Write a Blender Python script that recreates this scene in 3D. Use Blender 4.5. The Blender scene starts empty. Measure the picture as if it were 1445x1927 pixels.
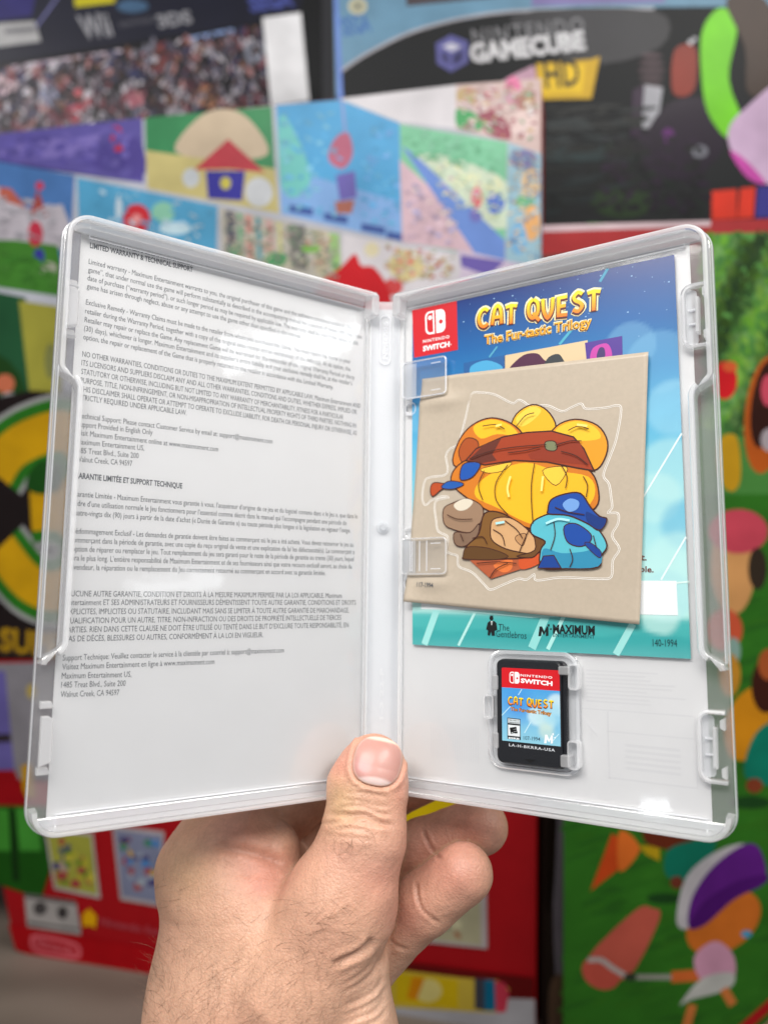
import bpy, bmesh, math, random
import numpy as np
from mathutils import Matrix, Vector
random.seed(7); rng = np.random.default_rng(7)
S = bpy.context.scene
COL = S.collection
MM = 0.001
# ------------------------------------------------------------------ camera
CX, CY, F = 722.5, 963.5, 1480.81
cam = bpy.data.cameras.new('camera'); camo = bpy.data.objects.new('camera', cam); COL.objects.link(camo)
cam.sensor_fit = 'VERTICAL'; cam.sensor_height = 24.0; cam.lens = 24.0*F/1927
cam.clip_start = 0.02; cam.clip_end = 50
M_CAM = Matrix.Translation((0, 0, 1.30)) @ Matrix.Rotation(math.radians(87), 4, 'X')
camo.matrix_world = M_CAM
S.camera = camo
cam.dof.use_dof = True; cam.dof.focus_distance = 0.236; cam.dof.aperture_fstop = 4.9
# ------------------------------------------------------------------ light (shop interior, ceiling panels)
W = bpy.data.worlds.new('World'); S.world = W; W.use_nodes = True
W.node_tree.nodes['Background'].inputs[0].default_value = (0.93, 0.95, 1.0, 1)
W.node_tree.nodes['Background'].inputs[1].default_value = 0.29
S.view_settings.view_transform = 'Standard'; S.view_settings.look = 'None'
S.view_settings.exposure = 0.10; S.view_settings.gamma = 1.0
def area(name, loc, target, sx, sy, power, col=(1, 0.97, 0.93)):
    l = bpy.data.lights.new(name, 'AREA'); l.shape = 'RECTANGLE'; l.size = sx; l.size_y = sy
    l.energy = power; l.color = col
    o = bpy.data.objects.new(name, l); COL.objects.link(o); o.location = loc
    o.rotation_euler = (Vector(target)-Vector(loc)).to_track_quat('-Z', 'Y').to_euler()
    return o
area('ceiling_light', (-0.30, -0.45, 2.15), (0, .22, 1.28), 1.0, 0.45, 17.5)
area('ceiling_light', (0.85, -0.35, 2.3), (0.0, .25, 1.25), 0.9, 0.35, 15)
S.cycles.max_bounces = 10; S.cycles.transparent_max_bounces = 32
S.cycles.use_denoising = True
# ------------------------------------------------------------------ helpers
def lin(c, g=1.0):
    c = np.array(c, float)/255
    c = np.where(c <= .04045, c/12.92, ((c+.055)/1.055)**2.4)*g
    return tuple(np.clip(c, 0.002, .88))
def nt(name):
    m = bpy.data.materials.new(name); m.use_nodes = True
    t = m.node_tree; t.nodes.clear(); o = t.nodes.new('ShaderNodeOutputMaterial')
    return m, t, o
def principled(name, col=(.8, .8, .8), rough=.5, attr=False, bump=0, bscale=800, mott=0, mscale=200, coat=0, sss=0, spec=.5, alpha=None):
    m, t, o = nt(name); p = t.nodes.new('ShaderNodeBsdfPrincipled'); L = t.links.new
    p.inputs['Roughness'].default_value = rough; p.inputs['Specular IOR Level'].default_value = spec
    p.inputs['Coat Weight'].default_value = coat; p.inputs['Coat Roughness'].default_value = .12
    src = None
    if attr:
        a = t.nodes.new('ShaderNodeAttribute'); a.attribute_name = 'Col'; src = a.outputs['Color']
    tc = t.nodes.new('ShaderNodeTexCoord')
    if mott:
        n = t.nodes.new('ShaderNodeTexNoise'); n.inputs['Scale'].default_value = mscale; n.inputs['Detail'].default_value = 6
        L(tc.outputs['Object'], n.inputs['Vector'])
        mr = t.nodes.new('ShaderNodeMapRange'); mr.inputs[1].default_value = .25; mr.inputs[2].default_value = .75
        mr.inputs[3].default_value = 1-mott; mr.inputs[4].default_value = 1+mott*.6; L(n.outputs['Fac'], mr.inputs[0])
        mx = t.nodes.new('ShaderNodeVectorMath'); mx.operation = 'SCALE'
        if src: L(src, mx.inputs[0])
        else: mx.inputs[0].default_value = col
        L(mr.outputs[0], mx.inputs['Scale']); src = mx.outputs[0]
    if src: L(src, p.inputs['Base Color'])
    else: p.inputs['Base Color'].default_value = (*col, 1)
    if bump:
        n = t.nodes.new('ShaderNodeTexNoise'); n.inputs['Scale'].default_value = bscale; n.inputs['Detail'].default_value = 5
        L(tc.outputs['Object'], n.inputs['Vector'])
        b = t.nodes.new('ShaderNodeBump'); b.inputs['Strength'].default_value = bump; b.inputs['Distance'].default_value = .0003
        L(n.outputs['Fac'], b.inputs['Height']); L(b.outputs[0], p.inputs['Normal'])
    if sss:
        p.inputs['Subsurface Weight'].default_value = sss; p.inputs['Subsurface Radius'].default_value = (1, .35, .2)
        p.inputs['Subsurface Scale'].default_value = .004
    L(p.outputs[0], o.inputs[0]); return m
def plastic(name, clear, milk=(.9, .92, .95), rough=.12, gl=.5, trans=.5, tint=(1, 1, 1)):
    """polypropylene: part see-through, part milky scatter, fresnel gloss"""
    m, t, o = nt(name); L = t.links.new
    tr = t.nodes.new('ShaderNodeBsdfTransparent'); tr.inputs[0].default_value = (*tint, 1)
    df = t.nodes.new('ShaderNodeBsdfDiffuse'); df.inputs[0].default_value = (*milk, 1)
    tl = t.nodes.new('ShaderNodeBsdfTranslucent'); tl.inputs[0].default_value = (*milk, 1)
    gs = t.nodes.new('ShaderNodeBsdfGlossy'); gs.inputs['Roughness'].default_value = rough; gs.inputs[0].default_value = (1, 1, 1, 1)
    tc = t.nodes.new('ShaderNodeTexCoord'); n = t.nodes.new('ShaderNodeTexNoise'); n.inputs['Scale'].default_value = 60
    L(tc.outputs['Object'], n.inputs['Vector'])
    b = t.nodes.new('ShaderNodeBump'); b.inputs['Strength'].default_value = .25; b.inputs['Distance'].default_value = .0004
    L(n.outputs['Fac'], b.inputs['Height']); L(b.outputs[0], gs.inputs['Normal'])
    m1 = t.nodes.new('ShaderNodeMixShader'); m1.inputs[0].default_value = trans; L(df.outputs[0], m1.inputs[1]); L(tl.outputs[0], m1.inputs[2])
    m2 = t.nodes.new('ShaderNodeMixShader'); m2.inputs[0].default_value = clear; L(m1.outputs[0], m2.inputs[1]); L(tr.outputs[0], m2.inputs[2])
    fr = t.nodes.new('ShaderNodeFresnel'); fr.inputs[0].default_value = 1.45
    mu = t.nodes.new('ShaderNodeMath'); mu.operation = 'MULTIPLY'; mu.inputs[1].default_value = gl; L(fr.outputs[0], mu.inputs[0])
    m3 = t.nodes.new('ShaderNodeMixShader'); L(mu.outputs[0], m3.inputs[0]); L(m2.outputs[0], m3.inputs[1]); L(gs.outputs[0], m3.inputs[2])
    L(m3.outputs[0], o.inputs[0]); return m
WM = {}
def place(o, M, parent=None):
    COL.objects.link(o); WM[o.name] = M.copy()
    if parent is None: o.matrix_world = M
    else:
        o.parent = parent; o.matrix_parent_inverse = Matrix.Identity(4)
        o.matrix_basis = WM[parent.name].inverted() @ M
    return o
def mesh(name, V, Fc, mat, M=Matrix.Identity(4), parent=None, scale=MM, smooth=False, cols=None, **props):
    me = bpy.data.meshes.new(name)
    me.from_pydata([tuple(np.array(v, float)*scale) for v in V] if not isinstance(V, np.ndarray) else (V*scale).tolist(), [], Fc if isinstance(Fc, list) else Fc.tolist())
    if smooth: me.polygons.foreach_set('use_smooth', [True]*len(me.polygons))
    if cols is not None:
        a = me.color_attributes.new('Col', 'FLOAT_COLOR', 'POINT'); C = np.ones((len(V), 4)); C[:, :3] = cols
        a.data.foreach_set('color', C.ravel())
    me.materials.append(mat); me.update()
    o = bpy.data.objects.new(name, me); place(o, M, parent)
    for k, v in props.items(): o[k] = v
    return o
def empty(name, M, **props):
    o = bpy.data.objects.new(name, None); o.empty_display_size = .01; place(o, M)
    for k, v in props.items(): o[k] = v
    return o
class MB:
    def __init__(s): s.V = []; s.F = []; s.C = []
    def add(s, V, Fc, col=None):
        k = len(s.V); s.V += [tuple(v) for v in V]; s.F += [tuple(i+k for i in f) for f in Fc]
        if col is not None:
            col = np.array(col); s.C += [tuple(c) for c in (np.tile(col, (len(V), 1)) if col.ndim == 1 else col)]
    def box(s, x0, x1, y0, y1, z0, z1, col=None, b=0):
        if b:
            P = [(x0+b, y0), (x1-b, y0), (x1, y0+b), (x1, y1-b), (x1-b, y1), (x0+b, y1), (x0, y1-b), (x0, y0+b)]
            s.prism(P, z0, z1, col, b); return
        s.add([(x, y, z) for z in (z0, z1) for x, y in ((x0, y0), (x1, y0), (x1, y1), (x0, y1))],
              [(3, 2, 1, 0), (4, 5, 6, 7), (0, 1, 5, 4), (1, 2, 6, 5), (2, 3, 7, 6), (3, 0, 4, 7)], col)
    def prism(s, P, z0, z1, col=None, bev=0):
        n = len(P); P = np.array(P, float); c = P.mean(0)
        rings = [(P, z0)]
        if bev:
            rings += [(P, z1-bev), (offset(P, bev), z1)]
        else: rings += [(P, z1)]
        V = []; Fc = [tuple(range(n-1, -1, -1))]
        for Q, z in rings: V += [(q[0], q[1], z) for q in Q]
        for r in range(len(rings)-1):
            for i in range(n): j = (i+1) % n; Fc.append((r*n+i, r*n+j, (r+1)*n+j, (r+1)*n+i))
        Fc.append(tuple(range((len(rings)-1)*n, len(rings)*n)))
        s.add(V, Fc, col)
    def build(s, name, mat, M=Matrix.Identity(4), parent=None, **k):
        return mesh(name, s.V, s.F, mat, M, parent, cols=(np.array(s.C) if s.C else None), **k)
def offset(P, d):
    """inward offset of a counter-clockwise closed polygon"""
    P = np.array(P, float); a = P-np.roll(P, 1, 0); b = np.roll(P, -1, 0)-P
    na = np.c_[-a[:, 1], a[:, 0]]/np.maximum(np.linalg.norm(a, axis=1), 1e-9)[:, None]
    nb = np.c_[-b[:, 1], b[:, 0]]/np.maximum(np.linalg.norm(b, axis=1), 1e-9)[:, None]
    n = na+nb; n /= np.maximum((n*n).sum(1)/2, .3)[:, None]
    return P+n*d
def sweep(path, prof, closed=False):
    """prof: list of (offset to the left of travel, height)"""
    P = np.array(path, float); n = len(P); k = len(prof)
    if closed: a = P-np.roll(P, 1, 0); b = np.roll(P, -1, 0)-P
    else:
        b = np.vstack([P[1:]-P[:-1], P[-1:]-P[-2:-1]]); a = np.vstack([b[:1], P[1:]-P[:-1]])
    na = np.c_[-a[:, 1], a[:, 0]]/np.linalg.norm(a, axis=1)[:, None]; nb = np.c_[-b[:, 1], b[:, 0]]/np.linalg.norm(b, axis=1)[:, None]
    N = na+nb; N /= np.maximum((N*N).sum(1)/2, .3)[:, None]
    V = [(P[i, 0]+N[i, 0]*o, P[i, 1]+N[i, 1]*o, h) for i in range(n) for o, h in prof]; Fc = []
    for i in range(n if closed else n-1):
        j = (i+1) % n
        for q in range(k): r = (q+1) % k; Fc.append((i*k+q, i*k+r, j*k+r, j*k+q))
    if not closed: Fc += [tuple(range(k-1, -1, -1)), tuple((n-1)*k+q for q in range(k))]
    return V, Fc
def rrect(x0, y0, x1, y1, r, n=6):
    P = []
    for cx, cy, a0 in ((x1-r, y0+r, -90), (x1-r, y1-r, 0), (x0+r, y1-r, 90), (x0+r, y0+r, 180)):
        for i in range(n+1): a = math.radians(a0+90*i/n); P.append((cx+r*math.cos(a), cy+r*math.sin(a)))
    return P
def cat(P, k=5, closed=True):
    """Catmull-Rom through points"""
    P = np.array(P, float); n = len(P); out = []
    for i in range(n if closed else n-1):
        p0, p1, p2, p3 = (P[(i+q) % n] if closed else P[min(max(i+q, 0), n-1)] for q in (-1, 0, 1, 2))
        for j in range(k):
            t = j/k; out.append(.5*((2*p1)+(-p0+p2)*t+(2*p0-5*p1+4*p2-p3)*t*t+(-p0+3*p1-3*p2+p3)*t**3))
    if not closed: out.append(P[-1])
    return np.array(out)
def ell(cx, cy, rx, ry, a=0, n=28):
    a = math.radians(a); T = np.linspace(0, 2*math.pi, n, endpoint=False)
    x = rx*np.cos(T); y = ry*np.sin(T); return np.c_[cx+x*math.cos(a)-y*math.sin(a), cy+x*math.sin(a)+y*math.cos(a)]
TC = {}
def text2d(body, bold=0.0, res=2, space=1.0):
    """outline of a text in a unit size: verts (n,2) and faces"""
    key = (body, bold, res, space)
    if key in TC: return TC[key]
    c = bpy.data.curves.new('t', 'FONT'); c.body = body; c.size = 1; c.offset = bold; c.resolution_u = res; c.space_character = space
    o = bpy.data.objects.new('t', c); me = o.to_mesh()
    V = np.array([v.co[:2] for v in me.vertices]); Fc = [tuple(p.vertices) for p in me.polygons]
    o.to_mesh_clear(); bpy.data.objects.remove(o); bpy.data.curves.remove(c)
    if len(V) == 0: V = np.zeros((0, 2))
    TC[key] = (V, Fc); return V, Fc
def fit_text(mb, body, p0, p1, size, z, col=None, bold=0.0, res=2, conv=None, space=1.0, cap=False, zfun=None):
    """lays text with its baseline from p0 to p1 (same units as mb)"""
    V, Fc = text2d(body, bold, res, space)
    if not len(V): return
    x0, x1 = V[:, 0].min(), V[:, 0].max()
    p0 = np.array(p0, float); p1 = np.array(p1, float); d = p1-p0; w = np.linalg.norm(d); d /= w; n = np.array([-d[1], d[0]])
    X = (V[:, 0]-x0)/(x1-x0)*w; Y = V[:, 1]*size
    Q = p0+X[:, None]*d+Y[:, None]*n
    mb.add([(q[0], q[1], z) for q in Q], Fc, col)
# ------------------------------------------------------------------ case frame, fitted to the photograph
def rotv(v):
    a = np.linalg.norm(v); k = v/a; K = np.array([[0, -k[2], k[1]], [k[2], 0, -k[0]], [-k[1], k[0], 0]])
    return np.eye(3)+np.sin(a)*K+(1-np.cos(a))*K@K
RC = rotv(np.array([-.12358, .009675, -.010459])); TCm = np.array([-.168226, -7.86480, -271.0356])
AL, AR = .573853, .570968
def M4(R, T):
    M = Matrix([[*R[0], T[0]], [*R[1], T[1]], [*R[2], T[2]], [0, 0, 0, 1]]); return M
def fr(A, T):
    R = RC@A; t = (RC@np.array(T)+TCm)*MM; return M_CAM @ M4(R.tolist(), t.tolist())
AAL = np.array([[np.cos(AL), 0, np.sin(AL)], [0, 1, 0], [-np.sin(AL), 0, np.cos(AL)]])
AAR = np.array([[np.cos(AR), 0, -np.sin(AR)], [0, 1, 0], [np.sin(AR), 0, np.cos(AR)]])
FRM = {'L': (AAL, (-5.5, -85, 0)), 'R': (AAR, (5.5, -85, 0)), 'S': (np.eye(3), (0, -85, 0))}
ML, MR, MS = (fr(*FRM[k]) for k in 'LRS')
def pick(p, u, v, n=0.0):
    """where the line of sight through a photo pixel meets the panel (panel millimetres)"""
    A, T = FRM[p]; A = RC@A; T = RC@np.array(T)+TCm
    d = np.array([(u-CX)/F, -(v-CY)/F, -1]); nn = A[:, 2]; k = (nn@T+n)/(nn@d); q = A.T@(k*d-T); return q[:2]
MIRRORS = [('L', 610, 640, 1.3, .40, .07, .42), ('L', 330, 1098, 1.2, .16, .03, .05), ('R', 1228, 1535, 1.5, .04, .035, .12)]
# ------------------------------------------------------------------ materials
m_plate = plastic('clear_plastic_sheet', .95, rough=.06, gl=.8)
m_frost = plastic('milky_plastic', .58, milk=(.98,.985,1), rough=.22, gl=.6)
m_frost2 = plastic('milky_plastic_thin', .60, rough=.22, gl=.6)
m_tab = plastic('clear_tab', .93, rough=.12, gl=.45)
m_film = plastic('sleeve_film', .70, milk=(.62,.63,.64), rough=.1, gl=.5)
m_edge = plastic('plastic_edge', .12, milk=(.96, .97, 1), rough=.15, gl=.8)
m_paper = principled('insert_paper', (.88, .88, .885), .55, mott=.015, mscale=90)
m_ink = principled('grey_ink', (.075, .085, .10), .6)
m_print = principled('printed_colour', attr=True, rough=.38)
m_glossprint = principled('glossy_print', attr=True, rough=.3, coat=.25, mott=.04, mscale=25)
m_cart = principled('black_cartridge_plastic', (.008, .009, .012), .38, bump=.2, bscale=1500)
def mirror(p, u, v, dist):
    A, T = FRM[p]; n = Vector((RC@A)[:, 2]); x = pick(p, u, v); q = (RC@(A@np.array([x[0], x[1], 0])+np.array(T))+TCm)*MM
    d = Vector(((u-CX)/F, -(v-CY)/F, -1)).normalized(); r = d-2*d.dot(n)*n
    Q = M_CAM@Vector(q); return Q+(M_CAM.to_3x3()@r)*dist, Q
for p_, u_, v_, di, sx_, sy_, pw in MIRRORS:
    L_, Q_ = mirror(p_, u_, v_, di); area('ceiling_light', L_, Q_, sx_, sy_, pw, (.93, .97, 1))
# ================================================================== GAME CASE
case = empty('game_case', MS, label='open translucent plastic game case held up by a hand, both lids swung forward', category='game case')
def arc(cx, cy, r, a0, a1, n=8):
    return [(cx+r*math.cos(math.radians(a0+(a1-a0)*i/n)), cy+r*math.sin(math.radians(a0+(a1-a0)*i/n))) for i in range(n+1)]
def lid(sgn, M):
    """local x runs away from the hinge; sgn -1 mirrors it for the left lid"""
    X = lambda P: [(sgn*p[0],)+tuple(p[1:]) for p in P]
    def put(name, V, Fc, mat, parent, **k):
        if sgn < 0: Fc = [tuple(reversed(f)) for f in Fc]
        return mesh(name, X(V), [tuple(f) for f in Fc], mat, M, parent, **k)
    # outer boundary, counter-clockwise: hinge bottom -> outer bottom -> outer top -> hinge top
    out = [(1.5, 0)]+arc(96.7, 7, 7, -90, 0)+arc(96.7, 163, 7, 0, 90)+[(1.5, 170)]
    mb = MB(); mb.prism([(.3, .6)]+out[1:-1]+[(.3, 169.4)], -.45, 0.0)
    root = put('lid', mb.V, mb.F, m_plate, case)
    jog = [(1.0, .1)]+arc(96.7, 7, 6.9, -90, 0)+[(103.6, 44)]+arc(100.6, 44.0, 3.0, 0, 60)+[(99.9, 47.8)]+arc(101.2, 50.4, 2.9, 245, 180)+\
          arc(101.2, 119.3, 2.9, 180, 115)+[(99.9, 121.9)]+arc(100.6, 125.6, 3.0, -60, 0)+[(103.6, 128)]+arc(96.7, 163, 6.9, 0, 90)+[(1.0, 169.9)]
    prof = [(0, 0.02), (0, 5.3), (.25, 5.8), (.8, 5.95), (1.35, 5.85), (1.6, 5.3), (1.9, .02)]
    V, Fc = sweep(jog, prof); put('rim', V, Fc, m_frost, root, smooth=False)
    # step line on the rim's outside (low flange)
    V, Fc = sweep(out, [(-.5, -.5), (-.5, 1.2), (-.1, 1.4), (-.1, -.5)]); put('flange', V, Fc, m_frost2, root)
    V, Fc = sweep([(103.7, 46), (103.7, 125)], [(0, 1.5), (0, 5.0), (.35, 5.0), (.35, 1.5)]); put('thumb_lip', V, Fc, m_frost2, root)
    V, Fc = sweep([(103.3, 46), (103.3, 125)], [(0, 0.02), (0, 1.3), (3.9, 1.3), (3.9, .02)]); put('thumb_shelf', V, Fc, m_plate, root)
    # hinge ends curled toward the spine
    for y0, y1 in ((161.5, 169.8), (.2, 7.5)):
        mb = MB(); P = rrect(-.6, y0, 2.4, y1, 1.2, 4); mb.prism(P, .3, 5.4, bev=.5); put('hinge_knuckle', mb.V, mb.F, m_frost, root)
    # thin ridges that hold the sheet flat
    for ys, ye in ((165.2, 168.9), (4.9, 1.2)):
        V, Fc = sweep([(3.5, ys), (96.5, ys), (96.5, ye)], [(-.12, .02), (-.12, .75), (.12, .75), (.12, .02)]); put('ridge', V, Fc, m_edge, root)
        V, Fc = sweep([(3.0, (ys+ye)/2), (101.0, (ys+ye)/2)], [(-1.1, .03), (-.9, .9), (.9, .9), (1.1, .03)]); put('channel', V, Fc, m_frost2, root)
    V, Fc = sweep([(1.6, 8), (1.6, 162)], [(-.3, .02), (-.2, .7), (.2, .7), (.3, .02)]); put('ridge', V, Fc, m_frost2, root)
    mb = MB(); mb.prism(offset([(.3, .5)]+out[1:-1]+[(.3, 169.5)], .5), -1.25, -1.15); put('sleeve_film', mb.V, mb.F, m_film, root)
    return root, put
lidL, putL = lid(-1, ML)
lidR, putR = lid(1, MR)
# left lid: hooks on the rim
for yc in (150, 135.5, 33.5, 16.5):
    mb = MB(); mb.prism([(98.9, yc-.9), (102.2, yc-.9), (102.2, yc+.9), (99.6, yc+.9)], .1, 2.6, bev=.25); putL('hook', mb.V, mb.F, m_frost, lidL)
for y0, y1 in ((137.5, 147.5), (19, 30)):
    mb = MB(); mb.prism([(99.1, y0), (102.1, y0-1), (102.1, y1+.8), (100.3, y1+.8), (99.1, y1)], 2.2, 4.4, bev=.3); putL('latch_tongue', mb.V, mb.F, m_frost, lidL)
# right lid: latch trays
for yc in (143.6, 24.0):
    h = 9.0
    path = [(102.3, yc-h)]+arc(98.2, yc-h+2.6, 2.6, 270, 180)+arc(98.2, yc+h-2.6, 2.6, 180, 90)+[(102.3, yc+h)]
    V, Fc = sweep(path, [(-.5, .05), (-.5, 2.2), (-.1, 2.5), (.5, 2.2), (.6, .05)]); putR('latch_tray', V, Fc, m_frost, lidR)
    mb = MB(); mb.prism(rrect(96.2, yc-h+.9, 99.3, yc+h-.9, 1.2), .04, .5); putR('latch_floor', mb.V, mb.F, m_frost2, lidR)
    mb = MB(); mb.prism([(99.0, yc-5.2), (100.0, yc-5.6), (100.2, yc+5), (99.2, yc+5.2)], .6, 3.2, bev=.2); putR('latch_tongue', mb.V, mb.F, m_frost, lidR)
    for dy in (-2.2, 2.0):
        mb = MB(); mb.box(96.9, 98.9, yc+dy-.25, yc+dy+.25, .5, 1.3); putR('latch_rib', mb.V, mb.F, m_edge, lidR)
    for dy in (-6.3, 6.2):
        mb = MB(); mb.prism([(101.2, yc+dy-1), (102.3, yc+dy-1.6), (102.3, yc+dy+1.6), (101.2, yc+dy+1)], 1.0, 3.6); putR('latch_stop', mb.V, mb.F, m_frost, lidR)
# right lid: two tabs that clamp the papers
for ya, yb, hole in ((131.6, 144.6, 129.0), (71.2, 83.2, 68.5)):
    x0, x1 = 2.9, 19.8
    hh = 3.5
    P = rrect(x0, ya, x1, yb, 1.3)
    mb = MB(); mb.prism(P, hh-.5, hh, bev=.15); tab = putR('paper_clip_tab', mb.V, mb.F, m_tab, lidR)
    V, Fc = sweep(P, [(-.15, hh-.55), (-.15, hh+.05), (.1, hh+.2), (.3, hh+.05), (.3, hh-.55)], True); putR('tab_edge', V, Fc, m_edge if ya > 100 else m_frost, tab)
    mb = MB(); mb.box(x0+.1, x0+1.1, ya+.4, yb-.4, .02, hh-.5); mb.box(x0+1.1, x0+5.2, ya+.5, yb-.5, hh-.56, hh-.51); putR('tab_root', mb.V, mb.F, m_frost2, tab)
    for xr in ((6.3, 7.0, 9.9, 12.6) if ya < 100 else (16.2,)):
        mb = MB(); mb.box(xr, xr+.22, ya+1, yb-1, hh+.02, hh+.25)
        if ya < 100: putR('tab_rib', mb.V, mb.F, m_edge, tab)
    for dy in (1.6, yb-ya-2.0):
        mb = MB(); mb.box(14.2, 17.8, ya+dy, ya+dy+.25, hh+.02, hh+.25); putR('tab_rib', mb.V, mb.F, m_edge, tab)
    V, Fc = sweep(rrect(x0-.3, hole-2.3, x0+3.6, hole+1.8, 1.6), [(-.3, .03), (-.2, .8), (.2, .8), (.3, .03)], True); putR('mould_hole', V, Fc, m_edge, lidR)
V, Fc = sweep(rrect(2.6, 83.8, 6.6, 87.2, 1.3), [(-.3, .03), (-.2, 1.0), (.2, 1.0), (.3, .03)], True); putR('mould_hole', V, Fc, m_frost, lidR)
mb = MB(); q0_, q1_ = pick('R', 1096, 1350, .1), pick('R', 1121, 1379, .1); V, Fc = sweep([q0_, q1_], [(-.05, .03), (-.05, .12), (.05, .12), (.05, .03)]); putR('scratch', V, Fc, m_edge, lidR)
# cartridge holder
hold = MB()
V, Fc = sweep(rrect(33.8, 12.0, 62.0, 46.8, 4.2, 8), [(-.7, .03), (-.45, 1.0), (0, 1.3), (.6, 1.3), (.8, 1.0), (.9, .03)], True); hold.add(V, Fc)
holder = putR('cartridge_holder', hold.V, hold.F, m_frost2, lidR)
mb = MB(); mb.prism(rrect(34.8, 13.0, 61.0, 45.8, 3.4), .03, .35); putR('holder_floor', mb.V, mb.F, m_frost2, holder)
for x0, y0, x1, y1 in ((36.2, 35.3, 38.1, 39.8), (36.2, 17.8, 38.1, 22.6), (57.6, 14.6, 60.4, 18.0), (57.4, 40.9, 60.4, 43.4)):
    mb = MB(); mb.prism(rrect(x0, y0, x1, y1, .5, 3), .3, 4.5, bev=.3); putR('holder_claw', mb.V, mb.F, m_frost, holder)
for x0, y0, x1, y1 in ((59.6, 14.2, 62.6, 22.0), (60.2, 36.8, 63.0, 44.0), (33.0, 26.5, 36.0, 33.5)):
    V, Fc = sweep(rrect(x0, y0, x1, y1, .9, 4), [(-.25, .3), (-.2, 3.4), (.3, 3.4), (.35, .3)], True); putR('holder_post', V, Fc, m_frost, holder)
# spine
mb = MB(); mb.box(-5.2, 5.2, .8, 168.6, -.45, -.02)
spine = mb.build('spine', m_frost2, MS, case)
for x in (-4.9, -4.0, 3.2, 3.9, 4.9):
    mb = MB(); mb.box(x-.14, x+.14, 1.5, 166.5, 0, .55 if abs(x) > 4.5 else .35); mb.build('spine_ridge', m_frost2, MS, spine)
V, Fc = sweep(rrect(-1.9, 145.5, 1.7, 163.3, 1.75, 8), [(-.18, 0), (-.15, .35), (.15, .35), (.18, 0)], True)
mesh('logo_pill', V, Fc, m_edge, MS, spine)
mb = MB(); fit_text(mb, 'Nintendo', (.75, 147.5), (.75, 161.3), 2.4, .22, bold=.02); mb.build('embossed_lettering', m_edge, MS, spine)
for r, h in ((2.3, .4), (1.2, 1.6)):
    mb = MB(); mb.prism(ell(-.2, 87.5, r, r), 0, h, bev=.2); mb.build('spine_peg', m_frost2, MS, spine)
mb = MB(); fit_text(mb, '1-3 22-P', (.5, 23), (.5, 40), 1.7, .15, bold=.03); mb.build('mould_mark', m_frost, MS, spine)
# ================================================================== INSERT SHEET
ins = MB()
def grid(mb, x0, x1, y0, y1, z, M):
    pass
# one sheet: left leaf, spine strip, right leaf (coordinates in the spine frame)
def to_spine(p, x, y, z):
    A, T = FRM[p]; q = A@np.array([x, y, z])+np.array(T); return (q[0], q[1]+85, q[2])
ys = [3.6, 166.0]; V = []
for y in ys:
    V += [to_spine('L', -98.6, y+1.2*(y > 9), -.75), to_spine('L', -.5, y, -.75), (-4.6, y, -.75), (4.6, y, -.75), to_spine('R', .5, y, -.75), to_spine('R', 97.6, y+.8*(y > 9), -.75)]
mesh_ins = mesh('cover_insert', V, [(i, i+1, i+7, i+6) for i in range(5)], m_paper, MS, label='white paper cover insert seen from inside, warranty text on its left leaf', category='paper insert')
sol = mesh_ins.modifiers.new('s', 'SOLIDIFY'); sol.thickness = .0002; sol.offset = -1
A1 = lambda x, y: (40+x*.48443, 380+y*.48443)
A2 = lambda x, y: (40+x*.48443, 880+y*.48443)
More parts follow.
